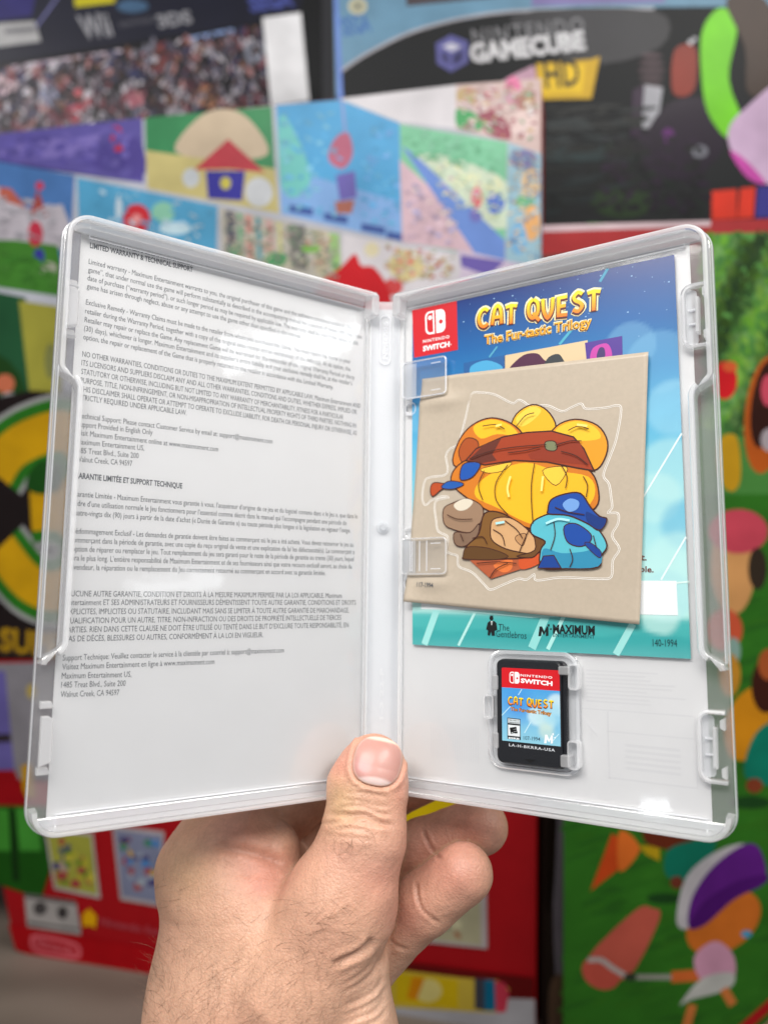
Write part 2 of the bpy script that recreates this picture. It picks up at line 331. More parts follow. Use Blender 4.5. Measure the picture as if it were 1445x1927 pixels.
T1 = [('LIMITED WARRANTY & TECHNICAL SUPPORT', 268, 178, 667, 272, 1),
('Limited warranty - Maximum Entertainment warrants to you, the original purchaser of this game and the software contained within it “the', 263, 240, 1285, 497, 0),
('game”, that under normal use the game will perform substantially as described in the accompanying manual for a period of ninety (90) days from', 261, 272, 1322, 533, 0),
('date of purchase (“warranty period”), or such longer period as may be required by applicable law. The warranty shall be void if the defect in this', 258, 304, 1308, 557, 0),
('game has arisen through neglect, abuse or any attempt to use the game other than specified in the manual.', 256, 336, 1088, 531, 0),
('Exclusive Remedy - Warranty Claims must be made to the retailer from whom you purchased the Game. You must return the Game to your', 252, 398, 1279, 629, 0),
('retailer during the Warranty Period, together with a copy of the original sales receipt and an explanation of the defect(s). At its option, the', 249, 432, 1278, 658, 0),
('Retailer may repair or replace the Game. Any replacement Game will be warranted for the remainder of the original Warranty Period or thirty', 247, 466, 1294, 691, 0),
('(30) days), whichever is longer. Maximum Entertainment and its supplier’s entire liability and your exclusive remedy shall be, at the retailer’s', 245, 500, 1285, 713, 0),
('option, the repair or replacement of the Game that is properly returned to the retailer in accordance with this Limited Warranty.', 242, 533, 1212, 728, 0),
('NO OTHER WARRANTIES, CONDITIONS OR DUTIES TO THE MAXIMUM EXTENT PERMITTED BY APPLICABLE LAW, Maximum Entertainment AND', 238, 600, 1317, 801, 0),
('ITS LICENSORS AND SUPPLIERS DISCLAIM ANY AND ALL OTHER WARRANTIES, CONDITIONS AND DUTIES, WHETHER EXPRESS, IMPLIED OR', 235, 634, 1303, 825, 0),
('STATUTORY OR OTHERWISE, INCLUDING BUT NOT LIMITED TO ANY WARRANTY OF MERCHANTABILITY, FITNESS FOR A PARTICULAR', 234, 668, 1251, 845, 0),
('PURPOSE, TITLE, NON-INFRINGEMENT, OR NON-MISAPPROPRIATION OF INTELLECTUAL PROPERTY RIGHTS OF THIRD PARTIES. NOTHING IN', 232, 702, 1300, 878, 0),
('THIS DISCLAIMER SHALL OPERATE OR ATTEMPT TO OPERATE TO EXCLUDE LIABILITY, FOR DEATH OR PERSONAL INJURY OR OTHERWISE, AS', 229, 735, 1303, 907, 0),
('STRICTLY REQUIRED UNDER APPLICABLE LAW.', 226, 768, 643, 829, 0),
('Technical Support: Please contact Customer Service by email at: support@maximument.com', 222, 838, 976, 939, 0),
('Support Provided in English Only', 220, 872, 511, 905, 0),
('Visit Maximum Entertainment online at www.maximument.com', 219, 905, 766, 970, 0),
('Maximum Entertainment US,', 217, 940, 479, 966, 0),
('1485 Treat Blvd., Suite 200', 213, 974, 457, 996, 0),
('Walnut Creek, CA 94597', 214, 1008, 432, 1026, 0),
('GARANTIE LIMITÉE ET SUPPORT TECHNIQUE', 208, 1072, 626, 1113, 1)]
T2 = [('Garantie Limitée - Maximum Entertainment vous garantie à vous, l’acquéreur d’origine de ce jeu et du logiciel contenu dans « le Jeu », que dans le', 203, 111, 1306, 198, 0),
('cadre d’une utilisation normale le Jeu fonctionnera pour l’essentiel comme décrit dans le manuel qui l’accompagne pendant une période de', 200, 147, 1263, 224, 0),
('quatre-vingts dix (90) jours à partir de la date d’achat (« Durée de Garantie ») ou toute période plus longue si la législation en vigueur l’exige.', 198, 184, 1279, 253, 0),
('Dédommagement Exclusif - Les demandes de garantie doivent être faites au commerçant où le jeu a été acheté. Vous devez retourner le jeu au', 196, 255, 1290, 308, 0),
('commerçant dans la période de garantie, avec une copie du reçu original de vente et une explication de la/ les défectuosité(s). Le commerçant a', 193, 290, 1294, 336, 0),
('l’option de réparer ou remplacer le jeu. Tout remplacement du jeu sera garanti pour le reste de la période de garantie ou trente (30) jours, lequel', 190, 325, 1292, 364, 0),
('sera le plus long. L’entière responsabilité de Maximum Entertainment et de ses fournisseurs ainsi que votre recours exclusif seront, au choix du', 188, 360, 1284, 393, 0),
('revendeur, la réparation ou le remplacement du Jeu correctement retourné au commerçant en accord avec sa garantie limitée.', 186, 396, 1182, 418, 0),
('AUCUNE AUTRE GARANTIE, CONDITION ET DROITS À LA MESURE MAXIMUM PERMISE PAR LA LOI APPLICABLE, Maximum', 178, 500, 1245, 506, 0),
('Entertainment ET SES ADMINISTRATEURS ET FOURNISSEURS DÉMENTISSENT TOUTE AUTRE GARANTIE, CONDITIONS ET DROITS', 177, 534, 1300, 533, 0),
('EXPLICITES, IMPLICITES OU STATUTAIRE, INCLUDANT MAIS SANS SE LIMITER À TOUTE AUTRE GARANTIE DE MARCHANDAGE,', 176, 570, 1273, 563, 0),
('QUALIFICATION POUR UN AUTRE, TITRE, NON-INFRACTION OU DES DROITS DE PROPRIÉTÉ INTELLECTUELLE DE TIERCES', 172, 606, 1243, 591, 0),
('PARTIES. RIEN DANS CETTE CLAUSE NE DOIT ÊTRE UTILISÉ OU TENTÉ DANS LE BUT D’EXCLURE TOUTE RESPONSABILITÉ, EN', 170, 641, 1271, 620, 0),
('CAS DE DÉCÈS, BLESSURES OU AUTRES, CONFORMÉMENT À LA LOI EN VIGUEUR.', 168, 676, 940, 659, 0),
('Support Technique: Veuillez contacter le service à la clientèle par courriel à: support@maximument.com', 162, 750, 1021, 718, 0),
('Visitez Maximum Entertainment en ligne à www.maximument.com', 160, 785, 751, 763, 0),
('Maximum Entertainment US,', 158, 820, 429, 813, 0),
('1485 Treat Blvd., Suite 200', 156, 855, 406, 848, 0),
('Walnut Creek, CA 94597', 154, 892, 381, 884, 0)]
mb = MB()
for T, A in ((T1, A1), (T2, A2)):
    for s, x0, y0, x1, y1, b in T:
        fit_text(mb, s, pick('L', *A(x0, y0), -.7), pick('L', *A(x1, y1), -.7), 2.3, -.70, bold=.025 if b else 0)
mb.build('warranty_lettering', m_ink, ML, mesh_ins)
# faint print showing through from the outside of the sheet
m_ghost = principled('show_through_print', (.825, .825, .835), .6)
mb = MB()
for x0, y0, x1, y1 in ((70, 12, 70.5, 31), (70, 31, 94, 31.4), (70, 25, 94, 25.4), (94, 12, 94.4, 31), (70, 12, 94, 12.5), (62, 31, 70, 31.3)):
    mb.box(x0, x1, y0, y1, -.74, -.715)
for i in range(9):
    mb.box(64+0*i, 92-rng.random()*12, 42-i*1.1, 42.5-i*1.1, -.74, -.715)
for i in range(22): mb.box(12+i*.8, 12.3+i*.8, 12, 23, -.74, -.715)
for i in range(5): mb.box(75, 90, 15+i*1.6, 15.8+i*1.6, -.74, -.715)
mb.build('show_through', m_ghost, MR, mesh_ins, kind='stuff')
# ================================================================== BOOKLET (blue sheet)
def polyfill(mb, P, z, col, conv=None):
    if conv is not None: P = [conv(*p) for p in P]
    P = [tuple(p[:2]) for p in P]
    a = sum(P[i][0]*P[(i+1) % len(P)][1]-P[(i+1) % len(P)][0]*P[i][1] for i in range(len(P)))
    if a < 0: P = P[::-1]
    mb.add([(x, y, z) for x, y in P], [tuple(range(len(P)))], col)
def stroke(mb, P, w, z, col, closed=False, conv=None):
    if conv is not None: P = [conv(*p) for p in P]
    V, Fc = sweep([tuple(p[:2]) for p in P], [(-w/2, z), (w/2, z)], closed)
    n = len(P); Fc = [(2*i+1, 2*i, 2*((i+1) % n), 2*((i+1) % n)+1) for i in range(n if closed else n-1)]
    mb.add(V, Fc, col)
bl = [pick('R', *p, .6) for p in ((776, 1213), (1299, 1240), (1268, 479), (776, 584))]
nx, ny = 96, 128; U, Vv = np.meshgrid(np.linspace(0, 1, nx), np.linspace(0, 1, ny)); U = U.ravel(); Vv = Vv.ravel()
P = ((1-U)*(1-Vv))[:, None]*bl[0]+(U*(1-Vv))[:, None]*bl[1]+(U*Vv)[:, None]*bl[2]+((1-U)*Vv)[:, None]*bl[3]
stops = [(0, (52, 160, 158)), (.085, (70, 172, 170)), (.10, (176, 224, 218)), (.22, (178, 226, 224)), (.45, (120, 196, 216)), (.6, (82, 170, 210)), (.72, (40, 128, 184)), (.85, (26, 96, 160)), (1, (22, 52, 120))]
yy = [s[0] for s in stops]; CC = np.stack([np.interp(Vv, yy, [lin(s[1])[k] for s in stops]) for k in range(3)], 1)
def blob(cx, cy, r, col, soft=.15, amt=.6):
    global CC
    d = np.hypot((P[:, 0]-cx), (P[:, 1]-cy))/r; k = np.clip((1-d)/soft, 0, 1)*amt; CC = CC*(1-k[:, None])+k[:, None]*np.array(lin(col))
for c in ((88, 132, 10, (120, 180, 215), .1, .35), (80, 138, 8, (130, 185, 215), .1, .3), (92, 118, 9, (150, 205, 225), .2, .5), (90, 100, 10, (180, 225, 225), .2, .5), (86, 92, 8, (190, 230, 225), .2, .45),
          (94, 84, 8, (70, 165, 205), .3, .5), (92, 72, 11, (185, 228, 225), .2, .55), (88, 64, 8, (165, 215, 220), .2, .5), (8, 125, 6, (120, 190, 220), .3, .4), (86, 58, 6, (205, 235, 228), .3, .5)): blob(*c)
k = np.clip((53.2+.6*np.sin(P[:, 0]*.25)-P[:, 1])/.5, 0, 1)[:, None]; CC = CC*(1-k)+k*(np.array(lin((52, 158, 158)))+.05*np.clip((51-P[:, 1])/4, 0, 1)[:, None])
Fg = [(j*nx+i, j*nx+i+1, (j+1)*nx+i+1, (j+1)*nx+i) for j in range(ny-1) for i in range(nx-1)]
zz = .6+.35*np.clip((14-P[:, 0])/10, 0, 1)*np.exp(-((P[:, 1]-105)/30)**2)
booklet = mesh('booklet_sheet', np.c_[P, zz], Fg, m_glossprint, MR, cols=CC, label='blue and teal printed booklet sheet clipped in the right lid behind the beige sheet', category='booklet')
sol = booklet.modifiers.new('s', 'SOLIDIFY'); sol.thickness = .00025; sol.offset = -1
pk = lambda u, v: pick('R', u, v, .75)
art = MB()
white = lin((225, 238, 240)); 
def px(art_, pts, z, col, sm=False, pf=pk):
    P = [pf(*p) for p in pts]
    if sm: P = cat(P, 4)
    polyfill(art_, P, z, lin(col))
# rays
for a, b, w, c in (((822, 1146), (798, 1213), 2.4, (150, 212, 208)), ((895, 1149), (862, 1215), .9, (170, 220, 215)), ((1028, 1155), (1000, 1220), 2.6, (140, 208, 204)), ((1060, 1160), (1030, 1222), 1.2, (165, 220, 215)),
                  ((1190, 1174), (1158, 1232), 2.0, (150, 212, 208)), ((1210, 935), (1282, 815), .5, (225, 240, 242)), ((1243, 1091), (1290, 1010), .5, (225, 240, 242)), ((1143, 505), (1128, 530), .9, (70, 150, 180)), ((1075, 620), (1052, 648), .9, (70, 165, 190)), ((935, 652), (920, 672), .6, (80, 160, 190))):
    stroke(art, [pk(*a), pk(*b)], w, .66, lin(c))
px(art, [(776, 1141), (840, 1146), (1000, 1152), (1060, 1160), (1000, 1163), (880, 1152), (776, 1146)], .67, (175, 225, 220))
px(art, [(1240, 1098), (1296, 1093), (1296, 1096), (1240, 1102)], .672, (215, 238, 232))
art.build('light_rays', m_print, MR, booklet, kind='stuff'); art = MB()
# white text box and the ends of two words
px(art, [(792, 1090), (1272, 1093), (1275, 1158), (792, 1146)], .68, (232, 236, 238))
fit_text(art, 't.', pk(1205, 1054), pk(1216, 1054.5), 2.6, .70, lin((110, 55, 50)), bold=.02)
fit_text(art, 'ble.', pk(1204, 1076), pk(1229, 1077), 2.4, .70, lin((110, 55, 50)), bold=.02)
art.build('background_print', m_print, MR, booklet); art = MB()
px(art, [(872, 683), (950, 668), (950, 705), (873, 716)], .68, (30, 90, 150)); px(art, [(885, 690), (915, 678), (945, 690), (930, 705), (890, 712)], .69, (70, 160, 205), True)
px(art, [(948, 669), (1105, 640), (1105, 690), (950, 705)], .68, (215, 190, 150))
px(art, [(960, 690), (985, 668), (1010, 665), (1022, 676), (1030, 685), (1000, 694), (965, 696)], .69, (75, 25, 60), True)
px(art, [(1022, 690), (1032, 672), (1050, 666), (1060, 678), (1062, 686), (1035, 692)], .70, (50, 55, 60), True)
px(art, [(1100, 645), (1170, 632), (1171, 680), (1104, 688)], .705, (75, 45, 140)); px(art, [(1110, 680), (1115, 655), (1140, 646), (1150, 660), (1148, 676), (1125, 684)], .71, (190, 60, 160), True)
px(art, [(1122, 672), (1127, 655), (1136, 655), (1138, 670), (1130, 678)], .715, (60, 40, 100), True)
# stars
for i in range(46):
    u, v = rng.uniform(870, 1262), rng.uniform(500, 640)
    if v < 584-(u-776)*.213+6: continue
    c = pk(u, v); r = rng.choice([.12, .18, .3]); polyfill(art, ell(c[0], c[1], r, r*.7, n=6), .665+i*1e-4, lin((150, 190, 225)))
# red badge with the console emblem
art.build('booklet_print', m_print, MR, booklet); art = MB()
px(art, [(775, 584), (859, 566), (861, 658), (779, 673)], .68, (200, 16, 30))
bp = [pk(*p) for p in ((779, 673), (861, 658), (859, 566), (775, 584))]
def badge(mb, bp, z, u0, v0, u1, v1):
    """console emblem in the unit square region of a quad"""
    bp = np.array(bp)
    def q(u, v): return (1-u)*(1-v)*bp[0]+u*(1-v)*bp[1]+u*v*bp[2]+(1-u)*v*bp[3]
    def Q(P): return [q(u0+(u1-u0)*a, v0+(v1-v0)*b) for a, b in P]
    wht = lin((240, 240, 240)); rd = lin((200, 16, 30))
    LR = [(0.46, 0), (.46, 1), (.24, 1)]+[(.24-.24*math.sin(t), .76+.24*math.cos(t)) for t in np.linspace(0, math.pi/2, 7)]+[(.24-.24*math.cos(t), .24-.24*math.sin(t)) for t in np.linspace(0, math.pi/2, 7)]
    polyfill(mb, Q(LR), z, wht)
    c = np.array([.25, .5]); inn = [((p[0]-.24)*.66+.24, (p[1]-.5)*.84+.5) for p in LR]
    polyfill(mb, Q(inn), z+.01, rd)
    polyfill(mb, Q(ell(.25, .72, .1, .095)), z+.02, wht)
    RR = [(.54, 0), (.76, 0)]+[(.76+.24*math.sin(t), .24-.24*math.cos(t)) for t in np.linspace(0, math.pi/2, 7)]+[(.76+.24*math.cos(t), .76+.24*math.sin(t)) for t in np.linspace(0, math.pi/2, 7)]+[(.54, 1)]
    polyfill(mb, Q(RR), z, wht); polyfill(mb, Q(ell(.78, .46, .1, .095)), z+.01, rd)
    return q
q = badge(art, bp, .70, .29, .42, .74, .90)
fit_text(art, 'NINTENDO', q(.22, .27), q(.82, .27), 1.5, .70, lin((240, 240, 240)), bold=.02, space=1.2)
fit_text(art, 'SWITCH', q(.21, .10), q(.82, .10), 2.5, .70, lin((240, 240, 240)), bold=.045)
polyfill(art, [q(.84, .12), q(.86, .12), q(.86, .14), q(.84, .14)], .70, lin((240, 240, 240)))
art.build('red_badge', m_print, MR, booklet); art = MB()
# wordmark built letter by letter from strokes
GL = {'C': [[(.66, .84), (.45, .97), (.2, .88), (.06, .62), (.06, .38), (.2, .12), (.45, .03), (.68, .17)]],
      'A': [[(.04, 0), (.12, .55), (.2, .86), (.36, 1.0), (.54, .86), (.62, .5), (.66, 0)], [(.1, .38), (.62, .38)]],
      'T': [[(-.02, .9), (.34, .97), (.74, .9)], [(.36, .95), (.36, 0)]],
      'Q': [[(.36, 1.0), (.12, .84), (.05, .5), (.14, .18), (.36, .03), (.6, .18), (.68, .5), (.6, .84), (.36, 1.0)], [(.36, .3), (.5, .12), (.78, -.14)]],
      'U': [[(.03, 1), (.08, .5), (.18, .2), (.36, -.02), (.56, .2), (.64, .5), (.66, 1)]],
      'E': [[(.62, .95), (.1, .93), (.1, .05), (.64, .03)], [(.1, .5), (.54, .5)]],
      'S': [[(.6, .86), (.34, .98), (.1, .78), (.2, .58), (.48, .44), (.6, .24), (.36, .02), (.06, .14)]], ' ': []}
def wordmark(mb, p0, p1, hgt, z, glow=True):
    p0 = np.array(p0); p1 = np.array(p1); s = 'CAT QUEST'; adv = [.92 if c != ' ' else .5 for c in s]; tot = sum(adv)-.2
    w = np.linalg.norm(p1-p0); d = (p1-p0)/w; n = np.array([-d[1], d[0]]); kx = w/tot
    for layer, (wd, dz, dy, top, bot) in enumerate(((.50 if glow else .38, 0, -.03, (250, 235, 190), (250, 225, 170)), (.33, .03, -.07, (95, 35, 25), (80, 25, 20)), (.21, .06, 0, (255, 222, 30), (238, 120, 12)))):
        if layer == 0 and not glow: continue
        x = 0; e = 0
        for c, a in zip(s, adv):
            wob = .05*math.sin(x*2.3)
            for L in GL[c]:
                Q = cat(L, 3, False) if len(L) > 4 else np.array(L)
                pts = [p0+d*(x+u)*kx+n*(v+dy+wob)*hgt for u, v in Q]
                V, Fc = sweep([tuple(t) for t in pts], [(-wd*hgt*.42, 0), (wd*hgt*.42, 0)]); nn = len(pts)
                Fc = [(2*i+1, 2*i, 2*i+2, 2*i+3) for i in range(nn-1)]
                vv = np.array(V)[:, :2]; h = np.clip(((vv-p0)@n)/hgt, 0, 1)[:, None]
                e += 1; mb.add(np.c_[vv, np.full(len(vv), z+dz+e*.0008)], Fc, h*np.array(lin(top))+(1-h)*np.array(lin(bot)))
            x += a
wordmark(art, pk(899, 617), pk(1128, 582), 6.4, .70)
TT = 'The Fur-tastic Trilogy'
fit_text(art, TT, pk(911, 648), pk(1113, 613), 4.4, .70, lin((250, 232, 190)), bold=.085)
fit_text(art, TT, pk(911, 648.5), pk(1113, 613.5), 4.3, .78, lin((85, 30, 20)), bold=.045)
fit_text(art, TT, pk(911, 648), pk(1113, 613), 4.3, .81, lin((245, 170, 25)), bold=.012)
art.build('title_lettering', m_print, MR, booklet); art = MB()
# publisher marks at the foot
G = lambda x, y: (680+x*.49827, 980+y*.49827)
blk = (14, 18, 20)
px(art, [G(476, 385), G(484, 378), G(500, 378), G(509, 386), G(512, 412), G(502, 416), G(503, 434), G(491, 434), G(489, 418), G(484, 434), G(476, 432), G(477, 414), G(470, 410)], .70, blk)
polyfill(art, [pk(*p) for p in ell(*G(490, 368), 3.6, 4.2)], .70, lin(blk)); px(art, [G(484, 361), G(497, 361), G(496, 358), G(485, 358)], .71, blk)
px(art, [G(487, 380), G(495, 380), G(491, 396)], .71, (225, 235, 235)); px(art, [G(484, 384), G(498, 384), G(497, 387), G(485, 387)], .72, blk)
fit_text(art, 'The', pk(*G(516, 414)), pk(*G(557, 416)), 3.0, .70, lin((20, 55, 60)), bold=-.005)
fit_text(art, 'Gentlebros', pk(*G(507, 438)), pk(*G(622, 446)), 3.0, .70, lin((20, 55, 60)), bold=-.005)
def mmark(mb, pf, G, z, col, s=1):
    px(mb, [G(0, 38), G(5, 2), G(15, 2), G(24, 22), G(34, 0), G(40, 6), G(40, 36), G(30, 38), G(30, 20), G(22, 34), G(14, 20), G(11, 38)], z, col, pf=pf)
    px(mb, [G(36, -4), G(43, -8), G(45, 0), G(40, 4)], z+.01, col, pf=pf); px(mb, [G(46, 10), G(52, 8), G(53, 14), G(47, 15)], z+.01, col, pf=pf)
art.build('publisher_mark', m_print, MR, booklet); art = MB()
mmark(art, pk, lambda x, y: G(667+x*.95, 397+y*1.02), .70, blk)
fit_text(art, 'MAXIMUM', pk(*G(722, 424)), pk(*G(880, 430)), 3.6, .70, lin(blk), bold=.035)
fit_text(art, 'ENTERTAINMENT', pk(*G(722, 438)), pk(*G(880, 445)), 1.5, .70, lin((25, 80, 85)), bold=.005)
fit_text(art, '140-1994', pk(*G(1099, 474)), pk(*G(1191, 476)), 2.9, .70, lin((20, 50, 55)), bold=0)
art.build('publisher_mark', m_print, MR, booklet)
# ================================================================== STICKER SHEET (beige)
sn = 2.3
cor = [np.array(pick('R', *p, sn)) for p in ((762, 1132), (1203, 1175), (1219, 662), (792, 712))]
nx, ny = 60, 60; U, Vv = np.meshgrid(np.linspace(0, 1, nx), np.linspace(0, 1, ny)); U = U.ravel(); Vv = Vv.ravel()
P = ((1-U)*(1-Vv))[:, None]*cor[0]+(U*(1-Vv))[:, None]*cor[1]+(U*Vv)[:, None]*cor[2]+((1-U)*Vv)[:, None]*cor[3]
P[:, 0] += .5*np.sin(Vv*3.14)*(1-U)
def sheet_z(x, y):
    z = sn+0*x
    z = z+1.2*np.exp(-((x-4)/5)**2-((y-62)/6)**2)
    z = z-.9*np.exp(-((x-9)/9)**2-((y-77)/5)**2)+.7*np.exp(-((x-14)/6)**2-((y-68.3)/2.0)**2)
    z = z-.9*np.exp(-((x-12)/8)**2-((y-137)/5)**2)+.8*np.exp(-((x-17)/7)**2-((y-129.2)/2.2)**2)
    z = z+.9*np.clip((x-60)/25, 0, 1)**2*np.clip((66-y)/12, 0, 1)
    return z
m_bg = principled('beige_sticker_paper', (.47, .395, .305), .42, mott=.05, mscale=700, coat=.1)
sheet = mesh('sticker_sheet', np.c_[P, sheet_z(P[:, 0], P[:, 1])], [(j*nx+i, j*nx+i+1, (j+1)*nx+i+1, (j+1)*nx+i) for j in range(ny-1) for i in range(nx-1)], m_bg, MR, smooth=True,
             label='beige sticker sheet tucked under two clear tabs, amber, rust and blue sticker on it', category='sticker sheet')
sol = sheet.modifiers.new('s', 'SOLIDIFY'); sol.thickness = .0003; sol.offset = -1
ps = lambda u, v: pick('R', u, v, sn+.05)
H = lambda x, y: (780+x*.27682, 720+y*.27682)
st = MB(); ol = (62, 24, 12)
lay = [sn+.06]
def shp(pts, col, sm=True, outline=.45, k=4):
    P = [ps(*H(*p)) for p in pts]
    if sm: P = cat(P, k)
    if outline: 
        stroke(st, P, outline, lay[0]+.012, lin(ol), closed=True)
    polyfill(st, P, lay[0], lin(col)); lay[0] += .02
# pile of coloured stones: same masses and colours as the printed picture, no figures
shp([(650, 330), (690, 215), (800, 150), (900, 190), (960, 300), (900, 400), (700, 400)], (236, 176, 30))
shp([(690, 240), (790, 165), (860, 190), (800, 260), (720, 300)], (246, 204, 70), outline=0)
shp([(265, 560), (300, 400), (390, 290), (520, 240), (660, 280), (740, 380), (640, 520), (440, 600)], (206, 116, 26))
shp([(400, 300), (520, 250), (650, 290), (700, 360), (560, 350), (450, 380)], (240, 185, 30), outline=0)
shp([(300, 470), (350, 380), (430, 400), (420, 500), (340, 560)], (165, 75, 25), outline=.3)
shp([(900, 420), (960, 300), (1090, 250), (1240, 290), (1310, 400), (1290, 520), (1210, 600), (1000, 580)], (226, 150, 26))
shp([(960, 320), (1090, 262), (1220, 300), (1260, 380), (1100, 400), (990, 400)], (240, 190, 40), outline=0)
shp([(250, 680), (300, 560), (480, 490), (760, 500), (1050, 540), (1200, 610), (1250, 740), (1230, 850), (1080, 930), (900, 1000), (760, 985), (560, 900), (380, 800)], (205, 118, 26))
shp([(430, 690), (560, 600), (760, 545), (960, 600), (1180, 640), (1225, 760), (1130, 880), (900, 970), (760, 950), (560, 850), (420, 780)], (238, 180, 28), outline=0)
shp([(450, 590), (560, 560), (660, 545), (600, 600), (500, 615)], (244, 195, 60), outline=.2)
shp([(870, 600), (980, 570), (1040, 590), (960, 700)], (244, 195, 60), outline=.2)
shp([(350, 530), (420, 450), (600, 370), (760, 340), (930, 330), (1080, 370), (1150, 450), (1220, 600), (1100, 580), (900, 540), (680, 530), (480, 560)], (158, 58, 22), sm=False)
shp([(370, 525), (470, 425), (590, 380), (530, 490), (560, 530), (450, 550)], (98, 42, 28), sm=False, outline=0)
shp([(770, 490), (960, 405), (1120, 400), (1190, 560), (1000, 545), (790, 520)], (140, 48, 20), sm=False, outline=0)
shp([(890, 405), (950, 400), (970, 440), (950, 465), (895, 455)], (120, 125, 90), outline=.3)
shp([(250, 700), (140, 680), (110, 720), (125, 775), (190, 725), (250, 720)], (175, 70, 25), outline=.3)
shp([(190, 700), (240, 670), (320, 680), (330, 700), (260, 725), (195, 720)], (25, 85, 165), outline=.3)
shp([(310, 640), (330, 560), (400, 540), (450, 560), (400, 640), (330, 665)], (22, 80, 165), outline=.35)
shp([(200, 860), (260, 820), (360, 790), (450, 830), (470, 890), (440, 970), (380, 1020), (270, 1000), (205, 960)], (150, 120, 95), outline=.3)
shp([(270, 830), (340, 790), (400, 810), (360, 860), (300, 870)], (215, 205, 185), outline=0)
shp([(275, 1020), (380, 1020), (440, 960), (430, 1040), (350, 1110), (280, 1100)], (125, 98, 78), outline=.3)
shp([(380, 1210), (520, 1180), (700, 1170), (870, 1160), (860, 1220), (720, 1270), (520, 1335)], (170, 85, 50), sm=False, outline=0)
shp([(540, 1240), (660, 1200), (660, 1270), (600, 1290)], (220, 115, 55), outline=0); shp([(720, 1190), (870, 1170), (850, 1230), (730, 1270)], (200, 80, 35), outline=0)
shp([(335, 1180), (360, 1110), (440, 1030), (480, 890), (600, 890), (760, 990), (890, 1090), (880, 1130), (760, 1190), (540, 1200), (350, 1200)], (122, 82, 34))
shp([(335, 1180), (360, 1120), (500, 1125), (640, 1180), (540, 1205), (350, 1200)], (92, 60, 24), outline=.25)
shp([(520, 1000), (540, 930), (650, 920), (760, 990), (830, 1080), (820, 1160), (700, 1150), (600, 1120), (530, 1070)], (205, 160, 112), outline=.35)
shp([(700, 1040), (760, 1030), (740, 1110), (690, 1070)], (185, 138, 92), outline=.2)
shp([(820, 1040), (890, 1050), (900, 1100), (850, 1150), (800, 1190), (700, 1180), (820, 1140)], (105, 68, 30), outline=.3)
shp([(800, 960), (860, 915), (960, 890), (1150, 910), (1260, 1010), (1310, 1110), (1270, 1180), (1250, 1255), (1050, 1265), (870, 1260), (860, 1140), (890, 1080), (800, 1030)], (85, 180, 195))
shp([(880, 1130), (1000, 1160), (1150, 1150), (1260, 1130), (1250, 1250), (1000, 1260), (880, 1250)], (45, 135, 170), outline=0)
shp([(840, 1262), (880, 1180), (950, 1175), (1000, 1262)], (18, 62, 140), sm=False, outline=.3)
shp([(910, 870), (930, 800), (1020, 760), (1130, 755), (1200, 850), (1260, 910), (1310, 930), (1260, 1005), (1180, 960), (1050, 905), (920, 895)], (20, 70, 155))
shp([(1170, 880), (1240, 910), (1305, 935), (1262, 1000), (1180, 950)], (14, 50, 120), outline=0)
shp([(1020, 980), (1100, 960), (1200, 1030), (1190, 1090), (1120, 1115), (1040, 1080)], (18, 70, 155), outline=.3)
shp([(1160, 1100), (1200, 1090), (1270, 1150), (1255, 1190)], (16, 60, 140), outline=.2)
shp([(1010, 830), (1060, 790), (1120, 810), (1110, 860), (1050, 880)], (110, 155, 215), outline=0)
def ln(pts, w=.3, col=ol):
    stroke(st, cat([ps(*H(*p)) for p in pts], 4, False), w, lay[0]+.01, lin(col)); lay[0] += .015
for P_ in ([(640, 560), (560, 680), (560, 800), (640, 900)], [(820, 550), (800, 680), (800, 820), (810, 960)], [(1000, 560), (1040, 640), (1030, 720)], [(480, 600), (440, 700), (470, 800)], [(1150, 640), (1180, 700), (1170, 780)],
           [(380, 520), (520, 470), (700, 440), (900, 425)], [(960, 430), (1060, 400), (1140, 400)], [(640, 480), (760, 465), (860, 440)], [(1000, 470), (1100, 500), (1180, 560)],
           [(540, 1000), (600, 1040), (620, 1110)], [(620, 940), (700, 1000), (740, 1060)], [(400, 1060), (470, 1050), (500, 1100)], [(780, 1010), (740, 1100), (720, 1150)],
           [(950, 940), (960, 1040), (930, 1140)], [(1060, 1130), (1080, 1200), (1060, 1255)], [(1220, 1040), (1240, 1120)], [(960, 850), (1040, 880), (1160, 900)], [(230, 900), (300, 930), (400, 930)], [(320, 1030), (340, 1080)],
           [(700, 300), (760, 230), (820, 210)], [(470, 300), (560, 290), (620, 320)], [(1050, 330), (1120, 300), (1190, 320)], [(430, 1230), (560, 1220), (700, 1230)], [(520, 1330), (560, 1270), (640, 1230)]): ln(P_)
for P_ in ([(660, 640), (640, 720), (650, 780)], [(880, 640), (870, 740)], [(900, 960), (980, 930), (1060, 940)], [(560, 300), (600, 290)], [(1110, 290), (1180, 300)], [(560, 960), (620, 950)]): ln(P_, .7, (250, 222, 120) if P_[0][1] < 900 else (170, 225, 230))
st.build('sticker_print', m_print, MR, sheet)
